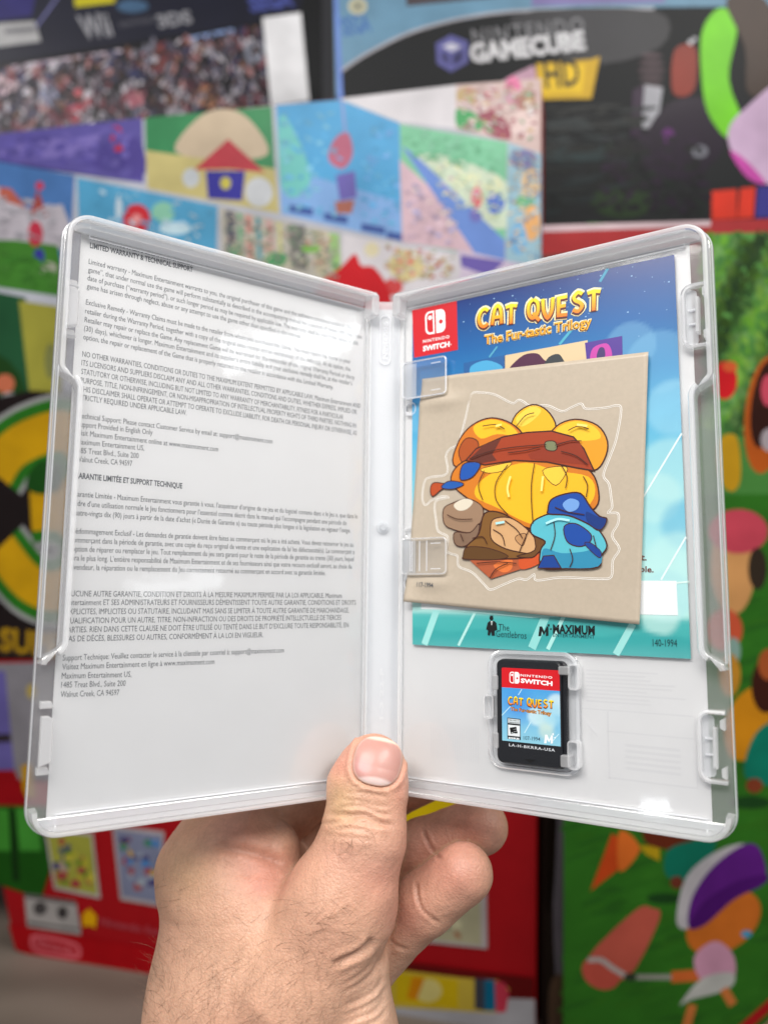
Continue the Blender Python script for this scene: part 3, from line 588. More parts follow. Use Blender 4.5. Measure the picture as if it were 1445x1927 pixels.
# kiss-cut line round the sticker
cutp = [(315, 360), (350, 220), (385, 80), (450, 68), (540, 80), (620, 120), (670, 140), (705, 118), (740, 130), (790, 160), (900, 155), (1000, 195), (1060, 170), (1130, 143), (1165, 178), (1300, 170), (1370, 155), (1402, 185),
        (1370, 380), (1320, 520), (1282, 630), (1320, 690), (1335, 790), (1340, 850), (1315, 885), (1380, 890), (1380, 960), (1340, 1040), (1390, 1130), (1345, 1210), (1335, 1320), (1250, 1335), (1000, 1325), (830, 1345), (810, 1305), (760, 1340), (700, 1335), (600, 1375), (515, 1408),
        (470, 1370), (390, 1290), (300, 1250), (290, 1180), (250, 1165), (215, 1140), (225, 1050), (160, 1010), (145, 930), (135, 850), (150, 800), (225, 780), (180, 775), (115, 800), (75, 832), (52, 790), (65, 680), (100, 645), (200, 630), (225, 590), (212, 500), (240, 450), (300, 420)]
cp = cat([ps(*H(*p)) for p in cutp], 4)
kc = MB(); V, Fc = sweep([tuple(p) for p in cp], [(-.34, sn+.02), (-.26, sn+.07), (-.18, sn+.02)], True); kc.add(V, Fc)
V, Fc = sweep([tuple(p) for p in cp], [(.1, sn+.02), (.2, sn+.07), (.3, sn+.02)], True); kc.add(V, Fc)
kc.build('cut_line', principled('cut_paper_edge', (.82, .80, .76), .5), MR, sheet)
mb = MB(); fit_text(mb, '117-1994', ps(785, 1104), ps(816, 1106), 2.2, sn+.45, bold=.02)
zt = sheet_z(np.array([v[0] for v in mb.V]), np.array([v[1] for v in mb.V]))+.06
mb.V = [(v[0], v[1], z) for v, z in zip(mb.V, zt)]; mb.build('sheet_number', m_ink, MR, sheet)
# ================================================================== CARTRIDGE
cz = 3.9
mb = MB(); mb.prism(rrect(37.4, 13.7, 59.0, 44.7, 1.9, 6), .5, 2.6, bev=.2); 
cart = mb.build('game_cartridge', m_cart, MR, None, label='small black game cartridge with red and blue label seated in the right lid', category='game cartridge')
mb = MB(); mb.prism(rrect(37.5, 13.8, 58.0, 44.6, 1.9, 6), 2.55, cz, bev=.35); mb.build('shell_front', m_cart, MR, cart)
mb = MB()
for y in np.arange(17, 42, .8): mb.box(58.9, 59.15, y, y+.5, .8, 2.3)
mb.build('side_grooves', m_cart, MR, cart)
K = lambda x, y: (880+x*.16609, 1200+y*.16609)
pc = lambda u, v: pick('R', u, v, cz+.08)
lb = MB()
q0 = [pc(*K(*p)) for p in ((392, 1160), (1052, 1238), (1036, 375), (378, 333))]
x0 = (q0[0][0]+q0[3][0])/2; x1 = (q0[1][0]+q0[2][0])/2; y0 = (q0[0][1]+q0[1][1])/2; y1 = (q0[2][1]+q0[3][1])/2; yr = (pc(*K(385, 556))[1]+pc(*K(1040, 610))[1])/2
nx, ny = 30, 36; U, Vv = np.meshgrid(np.linspace(0, 1, nx), np.linspace(0, 1, ny)); U = U.ravel(); Vv = Vv.ravel()
P = np.c_[x0+(x1-x0)*U, y0+(yr-y0)*Vv]
CC = (1-Vv)[:, None]*np.array(lin((135, 195, 215)))+Vv[:, None]*np.array(lin((70, 155, 215)))
for c in ((x0+5, y0+11, 7, (50, 130, 215), .8, .7), (x0+11, y0+8, 3.2, (190, 220, 228), .35, .9), (x0+14, y0+7, 3.5, (180, 215, 222), .35, .9), (x1-1, yr-4, 3.6, (190, 218, 228), .3, .9), (x0+14, y0+4, 3, (190, 215, 205), .5, .7), (x1-2, y0+9, 4, (150, 205, 225), .5, .7)): blob(*c)
lb.add(np.c_[P, np.full(len(P), cz+.04)], [(j*nx+i, j*nx+i+1, (j+1)*nx+i+1, (j+1)*nx+i) for j in range(ny-1) for i in range(nx-1)], CC)
r = .5
polyfill(lb, [(x0, yr), (x1, yr)]+arc(x1-r, y1-r, r, 0, 90, 4)+arc(x0+r, y1-r, r, 90, 180, 4), cz+.041, lin((205, 16, 28)))
label = lb.build('cartridge_label', m_glossprint, MR, cart)
lt = MB()
for a, b, w in (((610, 585), (570, 650), .25), ((715, 950), (640, 1080), .3), ((590, 1110), (560, 1160), .3), ((480, 780), (385, 880), .25), ((1030, 1090), (960, 1170), .25)):
    stroke(lt, [pc(*K(*a)), pc(*K(*b))], w, cz+.05, lin((185, 220, 232)))
wordmark(lt, pc(*K(458, 752)), pc(*K(968, 802)), 2.25, cz+.06, glow=False)
fit_text(lt, TT, pc(*K(482, 824)), pc(*K(945, 880)), 1.5, cz+.06, lin((90, 35, 15)), bold=.06)
fit_text(lt, TT, pc(*K(482, 824)), pc(*K(945, 880)), 1.5, cz+.08, lin((235, 160, 50)), bold=0)
bq = [(x0+2.2, yr+1.3), (x0+6.0, yr+1.3), (x0+6.0, yr+4.9), (x0+2.2, yr+4.9)]
badge(lt, bq, cz+.06, .1, .02, .95, .98)
wy = yr
fit_text(lt, 'NINTENDO', pc(*K(595, 437)), pc(*K(955, 465)), .95, cz+.06, lin((240, 240, 240)), bold=.02, space=1.2)
fit_text(lt, 'SWITCH', pc(*K(597, 508)), pc(*K(957, 545)), 1.75, cz+.06, lin((240, 240, 240)), bold=.045)
def kq(*pts): return [pc(*K(*p)) for p in pts]
polyfill(lt, kq((446, 905), (594, 922), (598, 1160), (448, 1145)), cz+.055, lin((15, 18, 20)))
polyfill(lt, kq((453, 915), (588, 930), (589, 980), (454, 966)), cz+.06, lin((215, 225, 228)))
polyfill(lt, kq((454, 985), (588, 998), (590, 1122), (455, 1108)), cz+.06, lin((220, 226, 228)))
fit_text(lt, 'EVERYONE 10+', pc(*K(458, 938)), pc(*K(584, 951)), .5, cz+.07, lin((20, 25, 28)), bold=.03)
fit_text(lt, 'ANIMATED BLOOD', pc(*K(458, 962)), pc(*K(584, 975)), .5, cz+.07, lin((20, 25, 28)), bold=.03)
fit_text(lt, 'E', pc(*K(485, 1085)), pc(*K(562, 1075)), 2.2, cz+.07, lin((12, 14, 16)), bold=.09)
fit_text(lt, '10+', pc(*K(478, 1095)), pc(*K(540, 1100)), .9, cz+.085, lin((220, 226, 228)), bold=.02)
fit_text(lt, 'ESRB', pc(*K(460, 1143)), pc(*K(585, 1155)), .62, cz+.07, lin((225, 230, 232)), bold=.05)
fit_text(lt, '107-1994', pc(*K(630, 1155)), pc(*K(818, 1172)), 1.55, cz+.06, lin((22, 50, 62)), bold=.005)
mmark(lt, pc, lambda x, y: K(862+x*2.5, 1092+y*2.7+x*.2), cz+.06, (232, 238, 242))
fit_text(lt, 'LA-H-BKRRA-USA', pc(*K(465, 1228)), pc(*K(985, 1292)), 1.15, cz+.06, lin((205, 210, 215)), bold=.015, space=1.15)
lt.build('label_lettering', m_print, MR, label)
mb = MB(); polyfill(mb, kq((645, 1375), (770, 1385), (710, 1425)), cz+.03, lin((4, 4, 5)))
mb.build('arrow_mark', m_print, MR, cart)
# ================================================================== HAND (one continuous surface grown from a distance field)
def C3(u, v, d): return np.array([(u-CX)/F*d, -(v-CY)/F*d, -d])
# (pixel a, depth mm, radius mm), (pixel b, depth, radius), blend mm, flattening along the view
PR = [
 # thumb
 ((703, 1438, 247.5, 9.5), (693, 1480, 246, 12.0), 3, .78),
 ((693, 1478, 246, 12.0), (683, 1580, 241, 12.2), 4, .82),
 ((683, 1580, 241, 12.0), (640, 1700, 240, 15.6), 5, .92),
 ((640, 1700, 241, 15.3), (560, 1850, 242, 22), 9, 1),
 # wrist and forearm
 ((656, 1822, 243, 12.5), (640, 1960, 241, 17), 4, 1),
 ((640, 1960, 241, 17), (630, 2120, 240, 19), 6, 1),
 ((585, 1850, 250, 21.5), (578, 2130, 246, 24), 7, 1),
 ((432, 1690, 258, 21.8), (452, 1900, 254, 28.2), 12, 1),
 ((452, 1900, 254, 28.2), (470, 2130, 250, 31.0), 10, 1),
 ((520, 1760, 252, 20), (520, 2000, 248, 26), 12, 1),
 # ball at the root of the index finger, seen from its palm side
 ((425, 1625, 264, 18.5), (455, 1580, 270, 17), 8, 1),
 ((462, 1590, 259, 13), (512, 1600, 259, 9.2), 4, 1),
 ((400, 1640, 270, 19), (432, 1560, 279, 15.5), 6, 1),
 # palm behind the thumb
 ((450, 1700, 272, 15), (640, 1810, 268, 13), 9, 1),
 ((480, 1620, 276, 14), (600, 1730, 278, 14), 9, 1),
]
FG = [
 # index, middle, ring, little
 [((455, 1580, 281, 12), (540, 1522, 277, 10.8)), ((540, 1522, 277, 10.8), (640, 1450, 284, 9.6)), ((640, 1440, 289, 9.5), (730, 1410, 284, 8))],
 [((500, 1660, 284, 12.5), (620, 1560, 291, 11)), ((620, 1560, 291, 11), (730, 1495, 288, 9)), ((730, 1495, 288, 8.6), (800, 1470, 284, 7.6))],
 [((590, 1735, 284, 12), (680, 1676, 283, 10.6)), ((680, 1676, 283, 10.6), (796, 1598, 275, 9.9)), ((796, 1598, 275, 10.2), (903, 1555, 268, 9.4))],
 [((640, 1860, 262, 12), (722, 1770, 262, 10.6)), ((722, 1770, 261, 10.2), (800, 1700, 254, 9.6)), ((800, 1700, 254, 9.9), (872, 1643, 250, 9.3))],
]
def cone(Pp, a, b, fl=1.0):
    A = C3(*a[:3]); B = C3(*b[:3]); ra, rb = a[3], b[3]
    q = Pp-A; ab = B-A
    t = np.clip((q@ab)/(ab@ab), 0, 1)
    dx = q[..., 0]-t*ab[0]; dy = q[..., 1]-t*ab[1]; dz = (q[..., 2]-t*ab[2])/fl
    return np.sqrt(dx*dx+dy*dy+dz*dz)-(ra+t*(rb-ra))
def smin(a, b, k):
    h = np.clip(.5+.5*(b-a)/k, 0, 1); return b+(a-b)*h-k*h*(1-h)
def sdf(Pp):
    d = None
    th = None
    for a, b, k, fl in PR[:4]:
        e = cone(Pp, a, b, fl); th = e if th is None else smin(th, e, k)
    bd = None
    for a, b, k, fl in PR[4:]:
        e = cone(Pp, a, b, fl); bd = e if bd is None else smin(bd, e, k)
    fs = []
    for f in FG:
        s = None
        for a, b in f:
            e = cone(Pp, a, b); s = e if s is None else smin(s, e, 2.2)
        fs.append(s)
    pal = bd
    # fingers only blend with the palm, hardly with each other
    
    pal2 = smin(smin(bd, np.minimum(fs[0], fs[1]), 1.2), np.minimum(fs[2], fs[3]), 2.2)
    d = smin(th, pal2, 2.6)
    return d
def trace(u, v, d0=214, d1=300):
    """depth at which the line of sight of a photo pixel enters the hand"""
    u = np.asarray(u, float); v = np.asarray(v, float); D = np.stack([(u-CX)/F, -(v-CY)/F, -np.ones_like(u)], -1)
    d = np.full(u.shape, float(d0))
    for _ in range(26):
        s = sdf(D*d[..., None]); d = np.where(d < d1, d+s*.93, d)
    return d
hs = .72
lo = np.array([-92., -192., -312.]); hi = np.array([52., -58., -205.])
nn = np.ceil((hi-lo)/hs).astype(int)
ax = [lo[i]+hs*np.arange(nn[i]) for i in range(3)]
nn = ((nn+3)//4)*4+1
ax = [lo[i]+hs*np.arange(nn[i]) for i in range(3)]
cg = np.stack(np.meshgrid(*[lo[i]+4*hs*(np.arange((nn[i]-1)//4)+.5) for i in range(3)], indexing='ij'), -1)
cd = sdf(cg); Fv = np.empty(nn, np.float32)
Fv[:-1, :-1, :-1] = np.repeat(np.repeat(np.repeat(cd, 4, 0), 4, 1), 4, 2); Fv[-1] = 9; Fv[:, -1] = 9; Fv[:, :, -1] = 9
near = np.argwhere(np.abs(cd) < 4*hs*1.35)
off = np.stack(np.meshgrid(*[np.arange(4)]*3, indexing='ij'), -1).reshape(-1, 3)
for i0 in range(0, len(near), 6000):
    I = (near[i0:i0+6000, None]*4+off[None]).reshape(-1, 3); Fv[tuple(I.T)] = sdf(lo+I*hs)
def surface_nets(Fv, lo, h):
    ins = Fv < 0; n = np.array(Fv.shape)-1
    cor = [(i, j, k) for i in (0, 1) for j in (0, 1) for k in (0, 1)]
    sl = lambda c: tuple(slice(c[a], c[a]+n[a]) for a in range(3))
    cnt = sum(ins[sl(c)].astype(np.int8) for c in cor); act = (cnt > 0) & (cnt < 8)
    idx = np.argwhere(act); vid = np.full(n, -1, np.int32); vid[act] = np.arange(len(idx))
    acc = np.zeros((len(idx), 3)); m = np.zeros(len(idx))
    for a in cor:
        for ax_ in range(3):
            if a[ax_]: continue
            b = list(a); b[ax_] = 1
            fa = Fv[tuple((idx+a).T)]; fb = Fv[tuple((idx+b).T)]; cr = (fa < 0) != (fb < 0)
            t = np.where(cr, fa/np.where(cr, fa-fb, 1), 0)
            p = np.array(a)[None]+t[:, None]*(np.array(b)-np.array(a))[None]
            acc += np.where(cr[:, None], p, 0); m += cr
    V = lo+(idx+acc/m[:, None])*h; Fs = []
    for ax_ in range(3):
        s0 = [slice(None)]*3; s1 = [slice(None)]*3; s0[ax_] = slice(0, -1); s1[ax_] = slice(1, None)
        cr = ins[tuple(s0)] != ins[tuple(s1)]; E_ = np.argwhere(cr); u, w = [q for q in range(3) if q != ax_]
        E_ = E_[(E_[:, u] > 0) & (E_[:, w] > 0) & (E_[:, u] < n[u]) & (E_[:, w] < n[w])]
        def g(du, dw):
            q = E_.copy(); q[:, u] += du; q[:, w] += dw; return vid[tuple(q.T)]
        Q = np.c_[g(-1, -1), g(0, -1), g(0, 0), g(-1, 0)]
        fl = ins[tuple(E_.T)]
        if ax_ == 1: fl = ~fl
        Q[~fl] = Q[~fl][:, ::-1]; Fs.append(Q)
    return V, np.vstack(Fs)
V, Q = surface_nets(Fv, lo, hs); del Fv
# light relaxation, then push back to the field
for _ in range(2):
    acc = np.zeros_like(V); c = np.zeros(len(V))
    for i in range(4):
        a, b = Q[:, i], Q[:, (i+1) % 4]
        for k in range(3): acc[:, k] += np.bincount(a, V[b, k], len(V))+np.bincount(b, V[a, k], len(V))
        c += np.bincount(a, minlength=len(V))+np.bincount(b, minlength=len(V))
    V = V*.4+acc/c[:, None]*.6
def grad(Pp, e=.3):
    g = np.stack([sdf(Pp+np.eye(3)[k]*e)-sdf(Pp-np.eye(3)[k]*e) for k in range(3)], -1)
    return g/np.linalg.norm(g, axis=-1)[..., None]
NV = grad(V); V -= NV*sdf(V)[:, None]
pu = CX+F*V[:, 0]/-V[:, 2]; pv = CY-F*V[:, 1]/-V[:, 2]
face = (NV*(-V/np.linalg.norm(V, axis=1)[:, None])).sum(1)
zb = np.full((900, 900), 1e9); bu = np.clip((pu/2.5).astype(int), 0, 899); bv = np.clip((pv/2.5).astype(int), 0, 899)
np.minimum.at(zb, (bu, bv), -V[:, 2])
zb = np.minimum.reduce([np.roll(np.roll(zb, i, 0), j, 1) for i in (-1, 0, 1) for j in (-1, 0, 1)])
vis = (-V[:, 2] < zb[bu, bv]+2.6) & (face > .05)
Z5 = lambda x, y: (240+x*.52595, 1350+y*.52595)
disp = np.zeros(len(V))
def dist_poly(P):
    P = np.array(P); best = np.full(len(V), 1e9); par = np.zeros(len(V)); L = 0; n = len(P)-1
    for i in range(n):
        a, b = P[i], P[i+1]; ab = b-a; t = np.clip(((pu-a[0])*ab[0]+(pv-a[1])*ab[1])/(ab@ab), 0, 1)
        d = np.hypot(pu-a[0]-t*ab[0], pv-a[1]-t*ab[1]); par = np.where(d < best, (i+t)/n, par); best = np.minimum(best, d)
    return best, par
def crease(pts, depth, w, ridge=.35, far=0):
    global disp
    d, par = dist_poly(cat([Z5(*p) for p in pts], 4, False))
    env = np.clip(np.minimum(par, 1-par)*6+.15, 0, 1)
    disp -= np.where(vis & (-V[:, 2] > far), env*(depth*np.exp(-(d/w)**2)-depth*ridge*np.exp(-((d-w*2.1)/(w*1.1))**2)), 0)
# thumb knuckle folds
crease([(720, 352), (760, 345), (800, 352), (850, 350), (900, 376), (950, 388)], 1.0, 5.5)
crease([(735, 330), (790, 318), (850, 322), (905, 345), (940, 350)], .55, 4)
crease([(770, 296), (830, 300), (890, 316), (930, 318)], .35, 3)
crease([(780, 270), (850, 268), (930, 285)], .28, 3); crease([(800, 250), (870, 250), (940, 262)], .22, 3)
crease([(690, 382), (760, 372), (830, 372), (900, 396)], .5, 4); crease([(740, 400), (800, 396), (870, 410)], .25, 3)
crease([(700, 420), (780, 430), (880, 440)], .2, 4)
# finger joints
crease([(1058, 405), (1072, 440), (1090, 475), (1122, 506)], .7, 3.2, .25, 242)
crease([(1032, 590), (1040, 650), (1062, 695), (1118, 742)], .75, 3.2, .25, 238); crease([(1060, 650), (1080, 690), (1100, 712)], .2, 2.5, .2, 238)
crease([(884, 725), (915, 770), (955, 812), (1000, 832)], .6, 3.6, .25, 243); crease([(900, 775), (930, 812), (960, 832)], .3, 3, .2, 243); crease([(892, 565), (912, 595), (925, 625)], .4, 3, .2, 243)
# palm folds
crease([(320, 452), (360, 470), (420, 478), (500, 500), (560, 530)], 1.0, 10, .1)
crease([(430, 662), (470, 640), (515, 605), (556, 562)], .5, 15, 0)
for i in range(3): crease([(390+i*14, 560+i*5), (450+i*10, 550+i*10), (520+i*4, 556+i*10)], .12, 3, .1)
# wrist wrinkles
crease([(876, 790), (858, 820), (825, 845), (780, 865), (735, 885)], 1.0, 6, .5)
for k, (dx, dy, a) in enumerate(((10, 32, .35), (18, 62, .5), (26, 96, .3), (30, 128, .5), (34, 165, .35), (38, 200, .45), (42, 235, .3), (24, 78, .2), (30, 112, .25), (36, 182, .25))):
    crease([(885+dx, 800+dy), (868+dx*.7, 845+dy), (830+dx*.4, 890+dy*.9), (770, 935+dy*.8)], a, 4.2, .5)
for k in range(9): crease([(700+k*14, 905+k*14), (660+k*12, 890+k*16), (600+k*8, 900+k*15)], .10, 3, .3)
# fine skin lines everywhere
def n3(P_, s, seed):
    r = np.random.default_rng(seed); out = 0
    for _ in range(10):
        k = r.normal(size=3); k /= np.linalg.norm(k); out = out+np.sin(P_@k*s*r.uniform(.6, 1.6)+r.uniform(0, 6.28))
    return out/4
disp += .10*n3(V, .55, 3)+.05*n3(V, 1.3, 5)
# groove round the nail
NC = np.array((710.5, 1433.)); NR = np.array((45.5, 46.))
def nail_uv(u, v):
    a = math.radians(12); du, dv = (u-NC[0]), (v-NC[1]); x = du*math.cos(a)+dv*math.sin(a); y = -du*math.sin(a)+dv*math.cos(a); return x/NR[0], y/NR[1]
nx_, ny_ = nail_uv(pu, pv); rr = (np.abs(nx_)**2.6+np.abs(ny_)**2.6)**(1/2.6)
disp += np.where(vis, -.55*np.exp(-((rr-1.0)/.07)**2)+.55*np.exp(-((rr-1.17)/.09)**2)*(ny_ > -.75)-.35*(rr < .95), 0)
V2 = V+NV*disp[:, None]
# skin colour: redder fold, tips and knuckles, paler patches, plus painted shade
base = np.array([.57, .32, .215]); Cs = np.tile(base, (len(V), 1))
def tint(c, u, v, r, a, m=None, ry=None):
    global Cs
    k = np.exp(-((pu-u)/r)**2-((pv-v)/(ry or r))**2)*a*(vis if m is None else m); Cs = Cs*(1-k[:, None])+k[:, None]*np.array(c)
red = (.62, .20, .16); pink = (.60, .26, .19); yel = (.60, .40, .19); pale = (.64, .42, .30)
tint((.58, .22, .17), 492, 1668, 34, .4, ry=20); tint(pink, 500, 1650, 44, .5, ry=30); tint(pink, 500, 1625, 60, .6, ry=35); tint(pink, 440, 1565, 50, .5)
tint(red, 640, 1445, 26, .5, ry=34); tint(pink, 655, 1420, 40, .5); tint(pink, 755, 1480, 22, .6, ry=60); tint(yel, 640, 1510, 30, .5, ry=50)
tint(red, 720, 1392, 60, .3, ry=14)
for u, v, r in ((890, 1560, 60), (800, 1590, 60), (860, 1650, 60), (760, 1730, 50), (720, 1640, 60)): tint((.52, .225, .165), u, v, r, .75)  # pinker finger pads, with the shade on these fingers put into the tint
tint((.66, .34, .26), 640, 1610, 40, .35, ry=30); tint((.64, .35, .25), 610, 1740, 60, .3)
tint(yel, 350, 1640, 60, .3); tint(pale, 720, 1880, 50, .6, ry=90); tint(pale, 700, 1600, 50, .3)
Cs *= (1+.05*n3(V, .28, 9)+.03*n3(V, .8, 11)+.03*n3(V, 2.0, 12))[:, None]
Cs *= np.clip(1+np.clip(disp, -1.2, .3)*.12, .8, 1.05)[:, None]*np.array([1, 1, 1])  # crease shade put into the colour: grooves darker, ridges slightly lighter
crv = np.clip(n3(V, .18, 21), -1, 1)[:, None]; Cs = Cs*(1+.04*crv*np.array([.3, 1, 1]))
m_skin = principled('skin', attr=True, rough=.42, bump=.8, bscale=1400, sss=.12, mott=.11, mscale=900, spec=.45)
t_ = m_skin.node_tree; v_ = t_.nodes.new('ShaderNodeTexVoronoi'); v_.feature = 'DISTANCE_TO_EDGE'; v_.inputs['Scale'].default_value = 900
tc_ = t_.nodes.new('ShaderNodeTexCoord'); t_.links.new(tc_.outputs['Object'], v_.inputs['Vector']); b_ = t_.nodes.new('ShaderNodeBump'); b_.inputs['Strength'].default_value = .35; b_.inputs['Distance'].default_value = .0002
t_.links.new(v_.outputs['Distance'], b_.inputs['Height']); p_ = t_.nodes['Principled BSDF']; t_.links.new(p_.inputs['Normal'].links[0].from_socket, b_.inputs['Normal']); t_.links.new(b_.outputs[0], p_.inputs['Normal'])
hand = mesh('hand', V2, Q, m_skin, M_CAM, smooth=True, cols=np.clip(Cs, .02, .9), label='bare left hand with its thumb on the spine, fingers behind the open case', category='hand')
# thumb nail
gu = np.linspace(-1, 1, 41); NU, NVv = np.meshgrid(gu, gu); 
def sq(x, y):  # square to superellipse
    r = np.maximum(np.abs(x), np.abs(y)); q = (np.abs(x)**2.6+np.abs(y)**2.6)**(1/2.6)+1e-9; return x/q*r, y/q*r
sx, sy = sq(NU, NVv); a = math.radians(12); X = sx*NR[0]*.97; Y = sy*NR[1]*.97
U_ = NC[0]+X*math.cos(a)-Y*math.sin(a); V_ = NC[1]+X*math.sin(a)+Y*math.cos(a)
D = trace(U_.ravel(), V_.ravel()); rn = (np.abs(sx)**2.6+np.abs(sy)**2.6).ravel()**(1/2.6)
D = np.minimum(D, np.percentile(D, 97))-.30*(1-np.clip(rn, 0, 1)**6)+.35*np.clip(rn, 0, 1)**12
NP = np.stack([(U_.ravel()-CX)/F*D, -(V_.ravel()-CY)/F*D, -D], -1)
nc = np.tile(np.array([.50, .25, .21]), (len(NP), 1)); sxr, syr = sx.ravel(), sy.ravel()
k = np.clip((syr-(.62+.25*(sxr-.15)**2))/.1, 0, 1)[:, None]; nc = nc*(1-k)+k*np.array([.70, .52, .48])
k = (np.exp(-((sxr+.55)/.35)**2-((syr-.35)/.35)**2)*.5)[:, None]; nc = nc*(1-k)+k*np.array([.5, .19, .2])
k = np.clip((-.80-syr)/.08, 0, 1)[:, None]; nc = nc*(1-k)+k*np.array([.80, .60, .48])
k = np.clip((rn-.93)/.06, 0, 1)[:, None]; nc = nc*(1-k)+k*np.array([.74, .50, .40])
m_nail = principled('nail', attr=True, rough=.38, coat=.12, bump=.25, bscale=300, sss=.1)
nail = mesh('thumb_nail', NP, [(j*41+i, j*41+i+1, (j+1)*41+i+1, (j+1)*41+i)[::-1] for j in range(40) for i in range(40)], m_nail, M_CAM, hand, smooth=True, cols=nc)
sol = nail.modifiers.new('s', 'SOLIDIFY'); sol.thickness = .0004; sol.offset = 1
# hairs
hb = MB()
HQ = []
def hair(u, v, ang, L, curve, r=.045):
    N = 7; pts = []
    for i in range(N+1):
        a = ang+curve*i/N
        if i: u += math.cos(a)*L/N; v -= math.sin(a)*L/N
        pts.append((u, v))
    HQ.append((pts, L, r))
def grow():
    A = np.array([h[0] for h in HQ]); D = trace(A[..., 0].ravel(), A[..., 1].ravel()).reshape(A.shape[:2]); N = 7
    for (pts, L, r), dd in zip(HQ, D):
        if dd[0] > 285: continue
        dd = np.minimum(dd, dd[0]+8)-.10-np.sin(np.linspace(0, 1, N+1)*2.2)*L*.010
        P3 = [np.array([(p[0]-CX)/F*q, -(p[1]-CY)/F*q, -q]) for p, q in zip(pts, dd)]; Vh = []
        for i, p in enumerate(P3):
            t = (P3[min(i+1, N)]-P3[max(i-1, 0)]); t /= np.linalg.norm(t); s = np.cross(t, [0, 0, 1.]); s /= np.linalg.norm(s)+1e-9; b = np.cross(t, s); rr_ = r*(1-.75*i/N)
            for k in range(3): an = k*2.094; Vh.append(p+rr_*(s*math.cos(an)+b*math.sin(an)))
        hb.add(Vh, [(3*i+k, 3*i+(k+1) % 3, 3*i+3+(k+1) % 3, 3*i+3+k) for i in range(N) for k in range(3)])
hr = random.Random(4)
for _ in range(24): hair(hr.gauss(655, 26), hr.gauss(1578, 14), hr.uniform(-1.9, -.6), hr.uniform(18, 46), hr.uniform(-1.6, 1.6), .03)
for _ in range(60): hair(hr.gauss(560, 62), hr.gauss(1745, 34), hr.uniform(-.7, .9), hr.uniform(25, 80), hr.uniform(-1.6, .9), .032)
for _ in range(250): 
    u = hr.uniform(285, 640); hair(u, hr.uniform(1790, 1950), hr.uniform(.5, 1.7)+(0.4 if u < 330 else 0), hr.uniform(20, 60), hr.uniform(-1.3, 1.0), .028)
for _ in range(60): hair(hr.uniform(272, 320), hr.uniform(1780, 1935), hr.uniform(1.6, 3.0), hr.uniform(18, 50), hr.uniform(-1.2, 1.2), .03)
for _ in range(14): hair(hr.uniform(276, 340), hr.uniform(1650, 1790), hr.uniform(-3.2, 3.2), hr.uniform(15, 45), hr.uniform(-1, 1), .035)
grow()
hb.build('arm_hair', principled('hair', (.20, .12, .075), .6), M_CAM, hand, kind='stuff')
# ================================================================== BACKGROUND: shelf board, boxes behind
R_CAM = M_CAM.to_3x3(); CO = M_CAM.translation
def ray(u, v): return np.array(R_CAM @ Vector(((u-CX)/F, -(v-CY)/F, -1)))
CW = np.array(CO); TZ = CW[2]-.43
def on_table(u, v):
    r = ray(u, v); return CW+r*((TZ-CW[2])/r[2])
class Face:
    """upright front of a box: a vertical plane through p, turned by yaw"""
    def __init__(s, p, yaw):
        s.p = np.array(p, float); s.x = np.array([math.cos(yaw), math.sin(yaw), 0]); s.n = np.array([s.x[1], -s.x[0], 0])  # towards the viewer
        s.M = Matrix([[s.x[0], 0, s.n[0], s.p[0]], [s.x[1], 0, s.n[1], s.p[1]], [0, 1, 0, s.p[2]], [0, 0, 0, 1]])
    def loc(s, u, v, d=0):
        r = ray(u, v); k = ((s.p+s.n*d-CW)@s.n)/(r@s.n); q = CW+k*r-s.p; return np.array([(q@s.x)*1000, q[2]*1000])
def lg(c, g=.85): return lin(c, g)
class Art:
    cloud = None
    def __init__(s, f, g=1.5): s.f = f; s.mb = MB(); s.z = .3; s.g = g
    def poly(s, pts, col, sm=False):
        P = [s.f.loc(*p) for p in pts]
        if sm: P = cat(P, 4)
        if s.cloud is not None: z = s.cloud+float(rng.uniform(.002, .05))
        else: s.z += .0015; z = s.z
        polyfill(s.mb, P, z, lg(col, s.g))
    def start(s): s.cloud = s.z
    def stop(s): s.z = s.cloud+.05; s.cloud = None
    def ell(s, u, v, rx, ry, col, a=0):
        s.poly(ell(u, v, rx, ry, a, 22), col)
    def line(s, pts, w, col):
        s.z += .0015; stroke(s.mb, [s.f.loc(*p) for p in pts], w, s.z, lg(col, s.g))
    def text(s, t, a, b, size, col, bold=.02, space=1.0):
        s.z += .0015; fit_text(s.mb, t, s.f.loc(*a), s.f.loc(*b), size, s.z, lg(col, s.g), bold=bold, space=space)
    def build(s, name, parent): return s.mb.build(name, m_card, s.f.M, parent)
m_card = principled('printed_card', attr=True, rough=.38, coat=.03, mott=.22, mscale=26, spec=.12)
def box_at(name, f, x0, x1, y0, y1, depth, col, r=2.0, **k):
    mb = MB(); mb.prism(rrect(x0, y0, x1, y1, r, 3), -depth, 0, bev=.8)
    return mesh(name, mb.V, mb.F, principled(name+'_card', lg(col), .45, mott=.1, mscale=30, spec=.12), f.M, None, **k)
